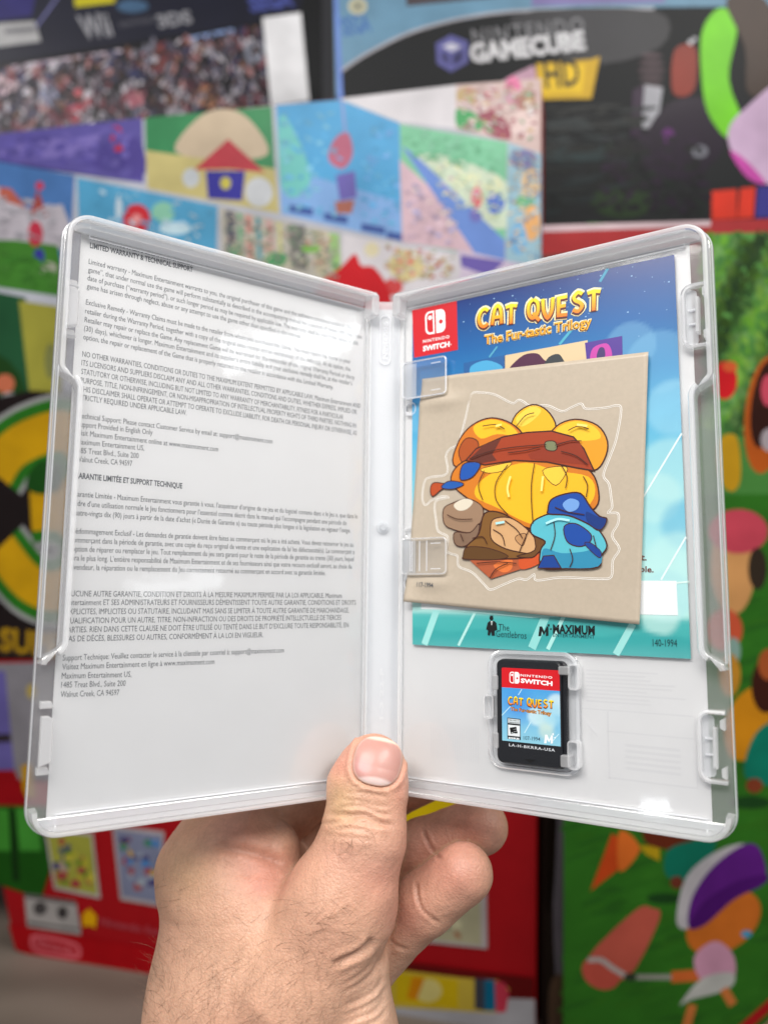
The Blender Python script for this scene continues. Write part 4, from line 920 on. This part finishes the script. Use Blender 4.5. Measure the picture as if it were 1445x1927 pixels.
# shelf board and dark shelf back
m_wood = principled('light_wood', (.27, .215, .175), .5)
t_ = m_wood.node_tree; p_ = t_.nodes['Principled BSDF']; w_ = t_.nodes.new('ShaderNodeTexWave'); w_.inputs['Scale'].default_value = 4; w_.inputs['Distortion'].default_value = 6; w_.inputs['Detail'].default_value = 3
w_.bands_direction = 'Y'; c_ = t_.nodes.new('ShaderNodeTexCoord'); r_ = t_.nodes.new('ShaderNodeValToRGB')
r_.color_ramp.elements[0].color = (.125, .10, .08, 1); r_.color_ramp.elements[1].color = (.17, .138, .112, 1)
t_.links.new(c_.outputs['Object'], w_.inputs['Vector']); t_.links.new(w_.outputs[0], r_.inputs[0]); t_.links.new(r_.outputs[0], p_.inputs['Base Color'])
mesh('shelf_board', [(-1.6, .1, TZ-.03), (1.6, .1, TZ-.03), (1.6, 1.6, TZ-.03), (-1.6, 1.6, TZ-.03), (-1.6, .1, TZ), (1.6, .1, TZ), (1.6, 1.6, TZ), (-1.6, 1.6, TZ)],
     [(3, 2, 1, 0), (4, 5, 6, 7), (0, 1, 5, 4), (1, 2, 6, 5), (2, 3, 7, 6), (3, 0, 4, 7)], m_wood, scale=1, kind='structure')
mesh('back_wall', [(-1.8, 1.5, TZ-.5), (1.8, 1.5, TZ-.5), (1.8, 1.5, 2.6), (-1.8, 1.5, 2.6), (-1.8, 1.55, TZ-.5), (1.8, 1.55, TZ-.5), (1.8, 1.55, 2.6), (-1.8, 1.55, 2.6)],
     [(0, 1, 2, 3), (7, 6, 5, 4), (4, 5, 1, 0), (3, 2, 6, 7), (0, 3, 7, 4), (5, 6, 2, 1)], principled('dark_wall', (.03, .03, .035), .7), scale=1, kind='structure')
# ---- tall red box with the collage
A0 = on_table(28, 1790); B0 = on_table(1008, 1948); yaw1 = math.atan2(B0[1]-A0[1], B0[0]-A0[0])
f1 = Face(A0, yaw1); wR = np.linalg.norm(B0-A0)*1000; hT = f1.loc(1012, 152)[1]
hL = f1.loc(300, 222)[1]
mb = MB(); mb.prism([(3, 0), (wR-3, 0), (wR, 3), tuple(f1.loc(1018, 148)), tuple(f1.loc(640, 186)), tuple(f1.loc(510, 197)), tuple(f1.loc(0, 252)), tuple(f1.loc(-140, 270)), tuple(f1.loc(-140, 1590)), tuple(f1.loc(-8, 1600)), (0, 4)], -60, 0, bev=.8)
red_box = mesh('console_box', mb.V, mb.F, principled('console_box_card', lg((150, 12, 20)), .45, mott=.1, mscale=30, spec=.15), f1.M, label='tall red console box with a tiled scenery collage on its upper half', category='box')
a = Art(f1, .78)
T_ = a.poly
T_([(-140, 275), (0, 254), (510, 199), (640, 188), (1016, 150), (1016, 640), (700, 700), (-140, 800)], (178, 180, 190))
# sheet of collage tiles (scenery only)
T_([(-140, 300), (-140, 560), (0, 300), (0, 255)], (85, 110, 160))
T_([(-140, 290), (0, 252), (268, 222), (272, 345), (0, 303), (-140, 280)], (92, 84, 152)); T_([(0, 290), (60, 262), (140, 262), (200, 250), (180, 285), (60, 300)], (120, 108, 175), True)
T_([(150, 300), (190, 270), (262, 262), (266, 338)], (80, 70, 140), True); a.ell(222, 262, 13, 26, (170, 50, 75), -8); a.ell(228, 300, 9, 16, (70, 60, 130))
T_([(274, 222), (512, 200), (518, 320), (275, 285)], (60, 132, 86)); T_([(275, 283), (518, 318), (526, 402), (278, 355)], (188, 176, 118))
T_([(330, 285), (370, 225), (420, 205), (470, 225), (505, 290), (420, 300)], (190, 172, 148), True); T_([(365, 320), (430, 262), (500, 325), (430, 318)], (175, 60, 70)); T_([(388, 322), (462, 322), (456, 378), (392, 374)], (55, 52, 145)); a.ell(425, 345, 10, 12, (190, 180, 80))
a.ell(360, 335, 16, 18, (185, 190, 195)); a.ell(488, 362, 26, 28, (196, 199, 203), -10)
T_([(520, 198), (640, 188), (752, 232), (756, 455), (530, 403)], (78, 158, 206)); T_([(528, 340), (600, 335), (752, 380), (756, 455), (530, 403)], (125, 165, 215)); T_([(525, 230), (545, 230), (585, 330), (560, 370), (530, 350)], (110, 190, 185), True)
for x, y in ((545, 385), (610, 400), (680, 420), (728, 435)): T_([(x, y), (x+45, y+8), (x+44, y+22), (x, y+14)], (60, 85, 150))
T_([(618, 300), (630, 262), (655, 250), (664, 290), (645, 318)], (178, 95, 120), True); T_([(632, 330), (668, 322), (672, 372), (640, 378)], (105, 95, 170)); T_([(630, 380), (668, 376), (662, 402), (634, 402)], (165, 100, 85)); a.line([(644, 190), (650, 250)], 2, (140, 150, 200))
T_([(640, 186), (858, 160), (860, 243), (752, 230)], (212, 208, 212)); T_([(752, 234), (955, 268), (950, 490), (758, 456)], (122, 190, 152)); T_([(790, 292), (860, 300), (955, 345), (952, 430), (860, 400), (800, 330)], (200, 214, 190), True)
T_([(752, 300), (840, 380), (900, 478), (757, 456)], (205, 175, 185)); T_([(755, 275), (780, 290), (950, 452), (950, 490), (895, 480)], (105, 138, 205)); a.ell(932, 382, 17, 22, (75, 110, 200)); a.ell(897, 372, 10, 20, (215, 90, 110)); a.ell(895, 405, 12, 14, (110, 110, 180))
for i in range(26): x = rng.uniform(810, 945); a.ell(x, 300+(x-800)*.35+rng.uniform(-12, 22), 4, 4, (225, 225, 180))
T_([(858, 160), (1018, 148), (1018, 292), (955, 266), (858, 243)], (205, 180, 175)); T_([(860, 205), (895, 215), (905, 245), (862, 240)], (70, 160, 95), True); T_([(900, 200), (950, 225), (960, 262), (915, 250)], (150, 75, 90), True); a.ell(878, 180, 20, 16, (190, 165, 120)); a.ell(965, 170, 16, 26, (220, 120, 160)); a.ell(990, 190, 18, 22, (170, 130, 110)); a.ell(985, 235, 26, 28, (225, 200, 195))
T_([(957, 270), (1018, 290), (1018, 500), (952, 492)], (150, 185, 200)); a.ell(985, 300, 26, 18, (120, 115, 160)); a.ell(998, 345, 18, 30, (210, 180, 140)); a.ell(988, 380, 18, 14, (110, 175, 130)); a.ell(1000, 420, 16, 34, (225, 170, 110)); a.ell(975, 450, 16, 30, (120, 175, 215))
T_([(865, 470), (950, 490), (1018, 505), (1018, 640), (700, 640)], (200, 185, 205)); T_([(865, 480), (950, 492), (920, 520), (868, 502)], (105, 90, 165))
# second row
T_([(-140, 285), (0, 305), (142, 330), (128, 560), (-140, 520)], (72, 112, 168)); T_([(-140, 360), (0, 352), (50, 392), (118, 385), (140, 440), (130, 470), (-140, 450)], (178, 172, 180)); T_([(0, 352), (22, 355), (52, 392), (0, 375)], (170, 90, 75)); T_([(58, 402), (72, 355), (92, 408)], (150, 70, 65)); a.ell(76, 350, 8, 8, (190, 60, 85))
T_([(-140, 450), (30, 452), (110, 462), (128, 560), (-140, 520)], (62, 118, 42)); a.ell(68, 440, 14, 24, (180, 50, 70)); a.ell(75, 482, 10, 14, (50, 50, 140)); a.ell(92, 505, 16, 12, (165, 165, 150))
T_([(146, 334), (410, 388), (408, 480), (150, 430)], (80, 152, 190)); a.ell(258, 412, 26, 28, (190, 45, 55)); a.ell(258, 412, 9, 9, (215, 140, 140)); a.ell(308, 400, 22, 20, (130, 185, 160)); a.ell(225, 395, 6, 30, (190, 205, 215)); a.ell(330, 430, 30, 12, (180, 205, 215))
T_([(414, 390), (640, 440), (645, 540), (420, 500)], (180, 176, 165)); 
for x, w, c in ((425, 18, (95, 95, 105)), (447, 8, (100, 160, 120)), (462, 12, (195, 140, 130)), (482, 8, (70, 140, 150)), (500, 14, (195, 160, 155)), (522, 8, (200, 195, 140)), (545, 30, (115, 115, 110)), (590, 26, (185, 175, 150)), (620, 18, (150, 190, 120))): T_([(x, 393+(x-414)*.22), (x+w, 396+(x-414)*.22), (x+w+4, 480+(x-414)*.22), (x+4, 476+(x-414)*.22)], c)
a.ell(445, 470, 14, 14, (90, 150, 110)); a.ell(520, 488, 22, 14, (80, 150, 100)); a.ell(585, 468, 18, 8, (120, 175, 80))
T_([(644, 440), (866, 480), (866, 520), (740, 640), (640, 620)], (205, 200, 204)); a.ell(765, 500, 34, 30, (205, 190, 140)); a.ell(740, 540, 18, 16, (200, 70, 70)); a.ell(700, 470, 14, 14, (215, 205, 170))
T_([(560, 660), (600, 540), (640, 505), (668, 478), (680, 500), (706, 505), (735, 555), (740, 640), (735, 700)], (196, 24, 34), True)
def speck(quad, cols, n, r0=2, r1=7, jit=.16):
    q = np.array(quad, float); a.start()
    for _ in range(n):
        x, y = rng.uniform(.03, .97, 2); p = (1-x)*(1-y)*q[0]+x*(1-y)*q[1]+x*y*q[2]+(1-x)*y*q[3]
        a.ell(p[0], p[1], rng.uniform(r0, r1), rng.uniform(r0*.6, r1*.5), tuple(np.clip(np.array(cols[rng.integers(len(cols))])*rng.uniform(1-jit, 1+jit), 5, 230)), rng.uniform(-40, 40))
    a.stop()
speck([(0, 262), (262, 232), (266, 335), (0, 300)], [(92, 84, 152), (104, 94, 165), (84, 76, 145)], 70, 4, 16, .08)
speck([(525, 205), (640, 194), (650, 420), (535, 398)], [(85, 162, 208), (100, 168, 205), (120, 180, 205)], 60, 3, 9, .1)
speck([(680, 215), (748, 238), (752, 440), (680, 420)], [(80, 158, 206), (95, 165, 205), (110, 160, 215)], 50, 3, 9, .1)
speck([(758, 240), (950, 272), (948, 330), (760, 300)], [(122, 190, 152), (135, 198, 165), (105, 175, 135)], 60, 3, 10, .08)
speck([(790, 300), (950, 350), (948, 420), (850, 390)], [(200, 214, 190), (215, 215, 165), (170, 200, 170), (205, 180, 190)], 90, 2, 6)
speck([(760, 330), (840, 390), (890, 470), (760, 450)], [(205, 175, 185), (190, 165, 185), (215, 195, 190), (160, 160, 200)], 60, 3, 8)
speck([(862, 165), (1014, 152), (1014, 285), (865, 240)], [(205, 180, 175), (215, 200, 195), (180, 110, 120), (190, 160, 110), (120, 170, 130), (225, 205, 210)], 120, 2, 8)
speck([(958, 275), (1016, 292), (1016, 495), (955, 488)], [(150, 185, 200), (200, 170, 130), (120, 150, 180), (205, 190, 160), (110, 120, 150)], 110, 2, 7)
speck([(148, 336), (408, 390), (404, 470), (150, 425)], [(80, 152, 190), (92, 160, 196), (170, 195, 210)], 40, 3, 9, .08)
speck([(416, 395), (640, 442), (642, 530), (420, 490)], [(150, 145, 135), (180, 176, 165), (90, 110, 95), (170, 120, 105), (120, 150, 120), (200, 190, 165)], 170, 2, 7)
speck([(700, 450), (862, 482), (850, 520), (740, 540)], [(205, 195, 160), (205, 200, 204), (190, 150, 110), (175, 175, 120), (200, 110, 100)], 90, 2, 7)
speck([(0, 470), (120, 480), (112, 550), (0, 530)], [(62, 118, 42), (70, 125, 50), (54, 108, 38)], 40, 4, 12, .08)
speck([(0, 360), (110, 390), (120, 455), (0, 445)], [(178, 172, 180), (165, 160, 168), (150, 148, 155)], 40, 3, 9, .08)
# left column
T_([(-140, 525), (50, 560), (62, 790), (-140, 800)], (32, 78, 48)); T_([(-140, 640), (20, 680), (40, 790), (-140, 800)], (28, 62, 22), True)
T_([(38, 566), (128, 580), (115, 780), (60, 760)], (150, 146, 58)); a.ell(98, 680, 12, 34, (120, 122, 70)); a.ell(12, 722, 18, 18, (190, 105, 75)); a.ell(20, 760, 20, 22, (150, 150, 150))
T_([(-150, 780), (60, 735), (420, 760), (420, 1240), (-150, 1240)], (26, 18, 18))
# the big 3
def big3(w, col):
    a.line(cat([(-6, 892), (22, 850), (70, 822), (125, 812), (165, 850), (168, 905), (130, 945)], 5, False), w, col)
    a.line(cat([(60, 962), (120, 965), (165, 1010), (160, 1075), (110, 1112), (55, 1095), (2, 1030)], 5, False), w, col)
for w, c in ((62, (150, 150, 150)), (54, (38, 105, 25)), (34, (190, 145, 8))): big3(w, c)
T_([(52, 905), (75, 868), (110, 872), (120, 912), (92, 930), (60, 925)], (22, 70, 18), True)
a.text('SUPER', (-2, 1226), (150, 1244), 30, (70, 50, 30), .06); a.text('SUPER', (2, 1222), (150, 1240), 28, (165, 128, 15), .03)
T_([(-150, 1250), (400, 1240), (420, 1480), (-150, 1460)], (125, 122, 128)); T_([(-150, 1262), (12, 1262), (30, 1450), (-150, 1450)], (96, 88, 150)); T_([(-150, 1385), (22, 1380), (24, 1396), (-150, 1400)], (48, 40, 44)); T_([(42, 1440), (62, 1436), (70, 1500), (46, 1500)], (185, 140, 20)); a.ell(62, 1300, 10, 14, (170, 150, 80))
T_([(-150, 1452), (30, 1448), (60, 1520), (-150, 1520)], (142, 8, 18))
# green tubes in the corner of the print
T_([(-150, 1512), (95, 1516), (96, 1640), (80, 1690), (-10, 1660), (-150, 1660)], (24, 78, 16)); T_([(-150, 1520), (18, 1522), (22, 1600), (-150, 1600)], (60, 135, 45)); T_([(32, 1520), (72, 1520), (80, 1600), (40, 1600)], (62, 138, 48)); T_([(20, 1522), (30, 1522), (40, 1660), (26, 1655)], (14, 45, 12))
# game covers
def cover(q, base, seed, cols):
    q = np.array(q, float); T_(q, (170, 160, 160)); c0 = q.mean(0); T_(c0+(q-c0)*.9, base); r = np.random.default_rng(seed)
    for i in range(26):
        u, w = r.uniform(.14, .86, 2); p = (1-u)*(1-w)*q[0]+u*(1-w)*q[1]+u*w*q[2]+(1-u)*w*q[3]; a.ell(p[0], p[1], r.uniform(4, 11), r.uniform(3, 9), cols[r.integers(len(cols))], r.uniform(0, 90))
cover([(85, 1556), (177, 1566), (191, 1690), (104, 1672)], (150, 150, 60), 1, [(170, 165, 50), (150, 60, 60), (60, 60, 100), (60, 110, 30), (180, 170, 60), (165, 140, 130)])
cover([(213, 1552), (311, 1564), (304, 1705), (228, 1692)], (120, 125, 150), 2, [(70, 120, 175), (60, 50, 100), (190, 150, 40), (150, 70, 70), (150, 160, 170), (60, 120, 90)])
cover([(700, 1690), (915, 1640), (917, 1784), (690, 1760)], (165, 160, 130), 3, [(35, 40, 55), (150, 100, 70), (190, 185, 150), (60, 90, 60)])
T_([(48, 1680), (145, 1694), (155, 1758), (54, 1742)], (160, 155, 152)); a.ell(78, 1708, 13, 13, (70, 66, 66)); a.ell(120, 1716, 10, 12, (60, 56, 56)); T_([(55, 1732), (150, 1746), (152, 1750), (56, 1737)], (80, 76, 76)); a.line([(48, 1684), (145, 1698)], 3, (80, 74, 74))
a.ell(170, 1728, 13, 13, (215, 160, 8)); T_([(157, 1720), (170, 1708), (184, 1722), (182, 1746), (170, 1738), (158, 1744)], (215, 160, 8))
a.text('Nintendo Switch', (190, 1738), (330, 1764), 9, (175, 70, 80))
T_([(18, 1738), (150, 1760), (290, 1786), (700, 1850), (700, 1908), (290, 1846), (60, 1796), (32, 1786)], (165, 6, 18))
a.line(cat([(64, 1770), (75, 1761), (140, 1775), (152, 1788), (142, 1799), (75, 1786)], 4), 2.2, (200, 90, 100)) if False else None
stroke(a.mb, [f1.loc(*p) for p in cat([(62, 1768), (75, 1760), (140, 1774), (152, 1790), (140, 1800), (74, 1788)], 4)], 3.0, a.z+.1, lg((205, 95, 105), 0.85), True); a.z += .2
a.text('Nintendo', (70, 1778), (143, 1795), 10, (205, 95, 105), .03)
# yellow shape glimpsed between the fingers
T_([(700, 1500), (862, 1496), (850, 1530), (800, 1560), (740, 1570)], (205, 175, 0), True)
# shaded lower panel and strip of coloured badges, pale band
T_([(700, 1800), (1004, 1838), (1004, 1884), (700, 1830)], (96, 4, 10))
T_([(690, 1868), (1006, 1878), (1007, 1946), (690, 1898)], (168, 166, 170))
T_([(690, 1815), (870, 1838), (935, 1842), (958, 1858), (952, 1898), (925, 1904), (690, 1890)], (190, 165, 60), False); T_([(745, 1828), (862, 1842), (862, 1896), (745, 1884)], (200, 170, 15)); a.ell(806, 1862, 26, 22, (210, 195, 120)); T_([(776, 1836), (800, 1838), (784, 1880), (766, 1876)], (205, 130, 5))
T_([(893, 1838), (915, 1841), (915, 1900), (893, 1896)], (60, 62, 72)); T_([(912, 1841), (930, 1842), (934, 1860), (932, 1900), (912, 1900)], (8, 98, 130)); T_([(931, 1843), (950, 1848), (958, 1865), (952, 1902), (933, 1904)], (190, 55, 75))
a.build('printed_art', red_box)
# ---- green playground box
yg = math.radians(5.5)
pg = on_table(1082, 1990); pg[2] = TZ; fg = Face(pg, yg)
gt = fg.loc(1200, 421)[1]; xl = fg.loc(1020, 430)[0]
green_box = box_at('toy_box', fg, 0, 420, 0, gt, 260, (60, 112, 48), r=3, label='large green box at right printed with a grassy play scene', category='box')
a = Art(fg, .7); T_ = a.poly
T_([(1020, 425), (1445, 412), (1700, 405), (1700, 455), (1330, 462), (1020, 480)], (165, 50, 52)); T_([(1020, 424), (1336, 415), (1336, 426), (1020, 437)], (205, 180, 185))
T_([(1020, 480), (1325, 462), (1325, 900), (1020, 900)], (110, 60, 55))
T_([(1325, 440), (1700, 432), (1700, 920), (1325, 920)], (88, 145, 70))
a.start()
for i in range(900):
    u, v = rng.uniform(1320, 1470), rng.uniform(440, 870); k_ = (i/900)**.5; a.ell(u, v, rng.uniform(3, 9), rng.uniform(5, 15), tuple(np.array([(100, 158, 48), (82, 140, 58), (108, 155, 84), (70, 122, 58), (118, 165, 66)][rng.integers(5)])*(.75+.3*math.sin(u*.05+v*.02))), rng.uniform(-60, 60))
a.stop()
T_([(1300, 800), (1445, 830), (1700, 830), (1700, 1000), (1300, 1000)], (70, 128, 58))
a.ell(1362, 716, 24, 36, (205, 28, 36)); a.ell(1372, 690, 14, 10, (220, 95, 50)); T_([(1350, 830), (1385, 822), (1392, 900), (1375, 925), (1352, 900)], (190, 145, 25), True)
a.ell(1440, 780, 40, 112, (180, 85, 25), 6); a.ell(1438, 760, 26, 84, (50, 22, 14), 8); a.ell(1444, 735, 14, 30, (190, 70, 90)); a.ell(1446, 828, 16, 22, (170, 160, 165))
T_([(1060, 930), (1700, 930), (1700, 2200), (1060, 2200)], (46, 108, 28))  # lower grass darker: fall-off of the light is put into the print colour
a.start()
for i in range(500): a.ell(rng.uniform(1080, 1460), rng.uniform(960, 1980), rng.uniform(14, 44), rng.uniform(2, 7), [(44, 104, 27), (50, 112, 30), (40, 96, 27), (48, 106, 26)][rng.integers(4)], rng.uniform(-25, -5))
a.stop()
a.ell(1378, 1065, 42, 92, (206, 150, 92)); a.ell(1362, 1185, 34, 40, (200, 85, 55)); a.ell(1388, 1000, 56, 42, (196, 70, 86)); a.ell(1424, 1070, 18, 40, (50, 40, 30)); a.ell(1378, 1225, 14, 26, (130, 160, 150)); a.ell(1372, 1270, 20, 40, (185, 130, 40))
T_([(1362, 1360), (1400, 1300), (1460, 1290), (1460, 1400), (1380, 1430)], (205, 135, 20), True); a.ell(1440, 1290, 28, 52, (60, 25, 15)); a.ell(1445, 1250, 20, 30, (160, 80, 40)); T_([(1400, 1460), (1420, 1380), (1470, 1360), (1470, 1470)], (10, 120, 98), True); a.ell(1418, 1478, 16, 14, (130, 60, 35)); a.ell(1410, 1510, 40, 12, (26, 66, 26))
T_([(1110, 1676), (1150, 1568), (1205, 1600), (1170, 1630)], (200, 72, 24)); T_([(1165, 1562), (1203, 1596), (1165, 1640)], (220, 110, 40), True)
T_([(1200, 1590), (1240, 1592), (1240, 1620), (1215, 1608)], (180, 150, 20)); T_([(1215, 1560), (1300, 1575), (1290, 1600), (1220, 1590)], (100, 40, 20), True)
T_([(1255, 1600), (1300, 1582), (1345, 1575), (1335, 1620), (1320, 1655), (1255, 1650)], (10, 112, 90), True); a.ell(1272, 1660, 12, 12, (110, 50, 35)); a.ell(1250, 1690, 34, 10, (24, 64, 24))
a.ell(1360, 1735, 78, 52, (202, 108, 36), -35); T_([(1272, 1735), (1290, 1650), (1350, 1600), (1400, 1590), (1325, 1650), (1300, 1740)], (190, 186, 190), True)
T_([(1295, 1745), (1300, 1690), (1340, 1630), (1400, 1588), (1430, 1600), (1438, 1660), (1380, 1690), (1330, 1735)], (92, 28, 125), True); T_([(1295, 1745), (1320, 1700), (1380, 1660), (1438, 1645), (1438, 1662), (1380, 1692), (1325, 1740)], (74, 16, 105), True)
T_([(1110, 1795), (1195, 1712), (1225, 1708), (1240, 1728), (1180, 1840), (1125, 1820)], (190, 88, 72), True); a.ell(1130, 1830, 38, 30, (188, 80, 66), 30); a.line(cat([(1105, 1806), (1130, 1806), (1150, 1820), (1180, 1838)], 3, False), 4, (180, 170, 165)); a.line([(1180, 1838), (1265, 1838)], 4, (150, 150, 140)); a.ell(1185, 1838, 12, 8, (50, 60, 45))
a.line([(1262, 1838), (1320, 1834), (1362, 1790)], 9, (200, 100, 45)); T_([(1305, 1800), (1345, 1770), (1380, 1800), (1375, 1850), (1320, 1845)], (205, 150, 175), True); T_([(1278, 1890), (1320, 1840), (1378, 1830), (1370, 1860), (1300, 1880)], (190, 190, 185), True); a.line([(1302, 1890), (1285, 1950)], 7, (205, 120, 60)); a.line([(1360, 1860), (1378, 1890)], 7, (205, 120, 60)); a.ell(1403, 1757, 10, 7, (70, 150, 190))
a.line([(1385, 1945), (1470, 1870)], 8, (170, 25, 28)); T_([(1400, 1960), (1480, 1890), (1480, 1960)], (175, 145, 110))
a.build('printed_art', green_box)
# ---- narrow dark box in the gap between them
pn = on_table(1050, 1935); pn[2] = TZ; fn = Face(pn, yg)
dk = box_at('narrow_box', fn, -13, 12, 0, fn.loc(1050, 900)[1], 60, (34, 24, 20), label='narrow dark brown box standing in the gap between red and green boxes', category='box')
a = Art(fn, 1.0); a.poly([(1042, 1530), (1070, 1530), (1068, 1820), (1044, 1830)], (98, 90, 98), True); a.poly([(1030, 1500), (1048, 1500), (1040, 1700), (1026, 1690)], (20, 12, 8), True); a.poly([(1035, 1850), (1060, 1840), (1066, 1940), (1034, 1940)], (88, 66, 52), True); a.build('printed_art', dk)
# ---- black cable box on top of the green one
pb = fg.p+fg.n*-.135; pb[2] = TZ+gt/1000+.001; fb = Face(pb, yg)
xb0 = fb.loc(634, 150)[0]
cable_box = box_at('cable_box', fb, xb0, 470, 0, 330, 70, (22, 24, 26), r=2, label='glossy black game cable box with a yellow HD badge, standing on the green box', category='box')
a = Art(fb, .75); T_ = a.poly
T_([(632, 195), (626, -60), (1700, -80), (1700, 10), (1230, 14), (960, 22), (800, 50), (700, 92), (642, 130)], (100, 140, 165)); T_([(760, -60), (940, -60), (935, -5), (765, 12)], (70, 62, 66)); T_([(1000, -60), (1250, -60), (1250, 5), (1000, 12)], (120, 110, 160))
a.line(cat([(640, 135), (700, 96), (800, 52), (960, 22), (1230, 16)], 5, False), 2.5, (165, 165, 172)); T_([(626, -60), (634, -60), (646, 190), (636, 195)], (100, 130, 200))
a.text('SEGA', (645, 68), (700, 58), 20, (70, 110, 165), .04); a.ell(673, 12, 18, 16, (190, 188, 160)); a.ell(673, 12, 11, 10, (150, 150, 130))
T_([(960, 30), (1230, 20), (1240, 90), (1090, 120)], (46, 46, 50), True)
T_([(820, 82), (848, 66), (880, 78), (880, 118), (848, 136), (822, 120)], (92, 92, 150)); T_([(832, 88), (848, 80), (868, 88), (850, 98)], (190, 190, 205)); T_([(852, 104), (870, 94), (870, 114), (852, 124)], (50, 50, 90)); T_([(830, 96), (844, 104), (844, 122), (830, 112)], (60, 60, 100))
a.text('NINTENDO', (890, 84), (1100, 60), 18, (120, 120, 124), .01, 1.2); a.text('GAMECUBE', (886, 118), (1102, 92), 21, (205, 205, 208), .05)
T_([(1008, 120), (1112, 112), (1128, 106), (1112, 186), (1010, 188)], (200, 160, 0)); T_([(1016, 126), (1100, 120), (1094, 176), (1018, 178)], (225, 185, 10)); a.text('HD', (1026, 166), (1092, 160), 32, (28, 26, 10), .02)
T_([(940, 160), (990, 130), (1006, 130), (1008, 200), (960, 200)], (190, 150, 170), True)
[a.ell(1225, 105+k*14, 26-abs(k-2)*3, 5, (70, 52, 58)) for k in range(5)]; T_([(1212, 160), (1246, 165), (1235, 245), (1205, 240)], (165, 165, 172)); T_([(1190, 170), (1212, 160), (1205, 250), (1185, 260)], (42, 12, 48)); T_([(1268, 95), (1308, 90), (1305, 170), (1265, 175)], (130, 40, 20), True); T_([(1250, 200), (1330, 190), (1360, 280), (1280, 340), (1200, 300)], (26, 8, 32), True); a.ell(1315, 285, 16, 12, (120, 120, 130)); a.ell(1256, 255, 12, 14, (90, 30, 100))
T_([(1320, 60), (1345, 20), (1370, 20), (1385, 60), (1370, 150), (1400, 240), (1370, 262), (1330, 210), (1318, 130)], (112, 200, 22), True); T_([(1365, 0), (1440, 0), (1500, 150), (1410, 180), (1400, 90)], (60, 44, 34), True)
T_([(1368, 250), (1400, 205), (1480, 160), (1500, 340), (1440, 345), (1385, 300)], (195, 165, 195), True); T_([(1372, 285), (1400, 300), (1440, 345), (1405, 335)], (190, 70, 160), True)
T_([(1338, 360), (1385, 356), (1385, 412), (1338, 414)], (215, 52, 30)); T_([(1392, 355), (1420, 352), (1416, 410), (1386, 412)], (215, 52, 30)); T_([(1424, 352), (1500, 348), (1500, 408), (1420, 410)], (52, 48, 130))
a.ell(1298, 80, 5, 5, (190, 190, 195)); a.ell(1306, 74, 4, 4, (190, 190, 195)); a.ell(1170, 380, 60, 30, (30, 50, 22)); a.ell(1100, 290, 90, 14, (32, 48, 50), -3)
a.start()
for _ in range(160): a.ell(rng.uniform(1130, 1330), rng.uniform(260, 400), rng.uniform(3, 16), rng.uniform(2, 7), [(24, 10, 28), (14, 14, 18), (34, 14, 40), (16, 26, 20), (10, 10, 12)][rng.integers(5)], rng.uniform(-60, 60))
for _ in range(80): a.ell(rng.uniform(1020, 1200), rng.uniform(200, 400), rng.uniform(10, 40), rng.uniform(2, 6), [(22, 30, 32), (18, 22, 22), (26, 36, 38), (14, 18, 16)][rng.integers(4)], rng.uniform(-12, 4))
a.stop(); a.build('printed_art', cable_box)
# ---- black accessory box behind the collage, upper left
ya = math.radians(16)
pa = CW+ray(0, 300)*(.84/ray(0, 300)[1]); pa[2] = TZ; fa = Face(pa, ya)
acc = box_at('accessory_box', fa, fa.loc(-160, 200)[0], fa.loc(606, 100)[0], 0, fa.loc(300, -60)[1], 60, (14, 15, 18), label='tall black accessory box at upper left with a busy crowd picture', category='box')
a = Art(fa, .8); T_ = a.poly
T_([(-150, -80), (606, -120), (560, 30), (0, 120), (-150, 140)], (20, 22, 40)); T_([(-150, -60), (80, -60), (60, 30), (-150, 60)], (40, 36, 100)); a.line([(62, 60), (120, -20)], 2, (110, 110, 160)); a.ell(250, 12, 30, 12, (60, 90, 120))
T_([(140, -10), (220, -20), (216, 5), (142, 14)], (190, 180, 20)); T_([(-60, 48), (66, 40), (78, 78), (-60, 96)], (165, 165, 166)); a.line([(10, 60), (68, 55)], 5, (110, 110, 115))
a.text('Wii', (158, 74), (214, 66), 34, (150, 150, 156), .02); a.text('NINTENDO', (228, 52), (300, 40), 8, (100, 100, 108), 0, 1.2); a.text('3DS', (300, 52), (364, 42), 18, (140, 140, 146), .04); a.text('SEGA', (472, 22), (554, 10), 22, (70, 80, 150), .05)
T_([(-150, 130), (30, 118), (250, 90), (500, 42), (520, 230), (-150, 300)], (26, 24, 28))
a.line([(20, 128), (230, 96)], 3.5, (190, 175, 190)); a.line([(340, 78), (440, 58)], 5, (140, 165, 215))
CR = [(150, 145, 155), (60, 55, 66), (24, 22, 28), (120, 60, 70), (185, 180, 188), (80, 44, 54), (50, 54, 90), (105, 98, 110), (165, 120, 120), (30, 26, 34), (110, 78, 62), (24, 22, 26), (36, 32, 42), (70, 66, 80)]
a.start()
for i in range(1500):
    u = rng.uniform(-30, 502); v = rng.uniform(135-u*.17, 252); c = CR[rng.integers(14)]
    a.ell(u, v, rng.uniform(1.2, 6), rng.uniform(4, 15), c, rng.uniform(-60, 60))
a.stop()
for u, v, c in ((150, 190, (190, 90, 100)), (140, 210, (160, 60, 75)), (15, 165, (195, 170, 178)), (255, 190, (185, 110, 125)), (390, 185, (170, 120, 90)), (300, 110, (120, 60, 50)), (340, 200, (190, 185, 195)), (95, 180, (150, 155, 185)), (480, 100, (130, 135, 150)), (110, 225, (110, 40, 55)), (275, 95, (120, 120, 135))): [a.ell(u+rng.uniform(-16, 16), v+rng.uniform(-20, 20), 4, 8, tuple(np.array(c)*rng.uniform(.6, 1.1)), rng.uniform(-60, 60)) for _ in range(9)]
T_([(494, 34), (566, 24), (582, 190), (510, 200)], (235, 235, 238))
a.build('printed_art', acc)
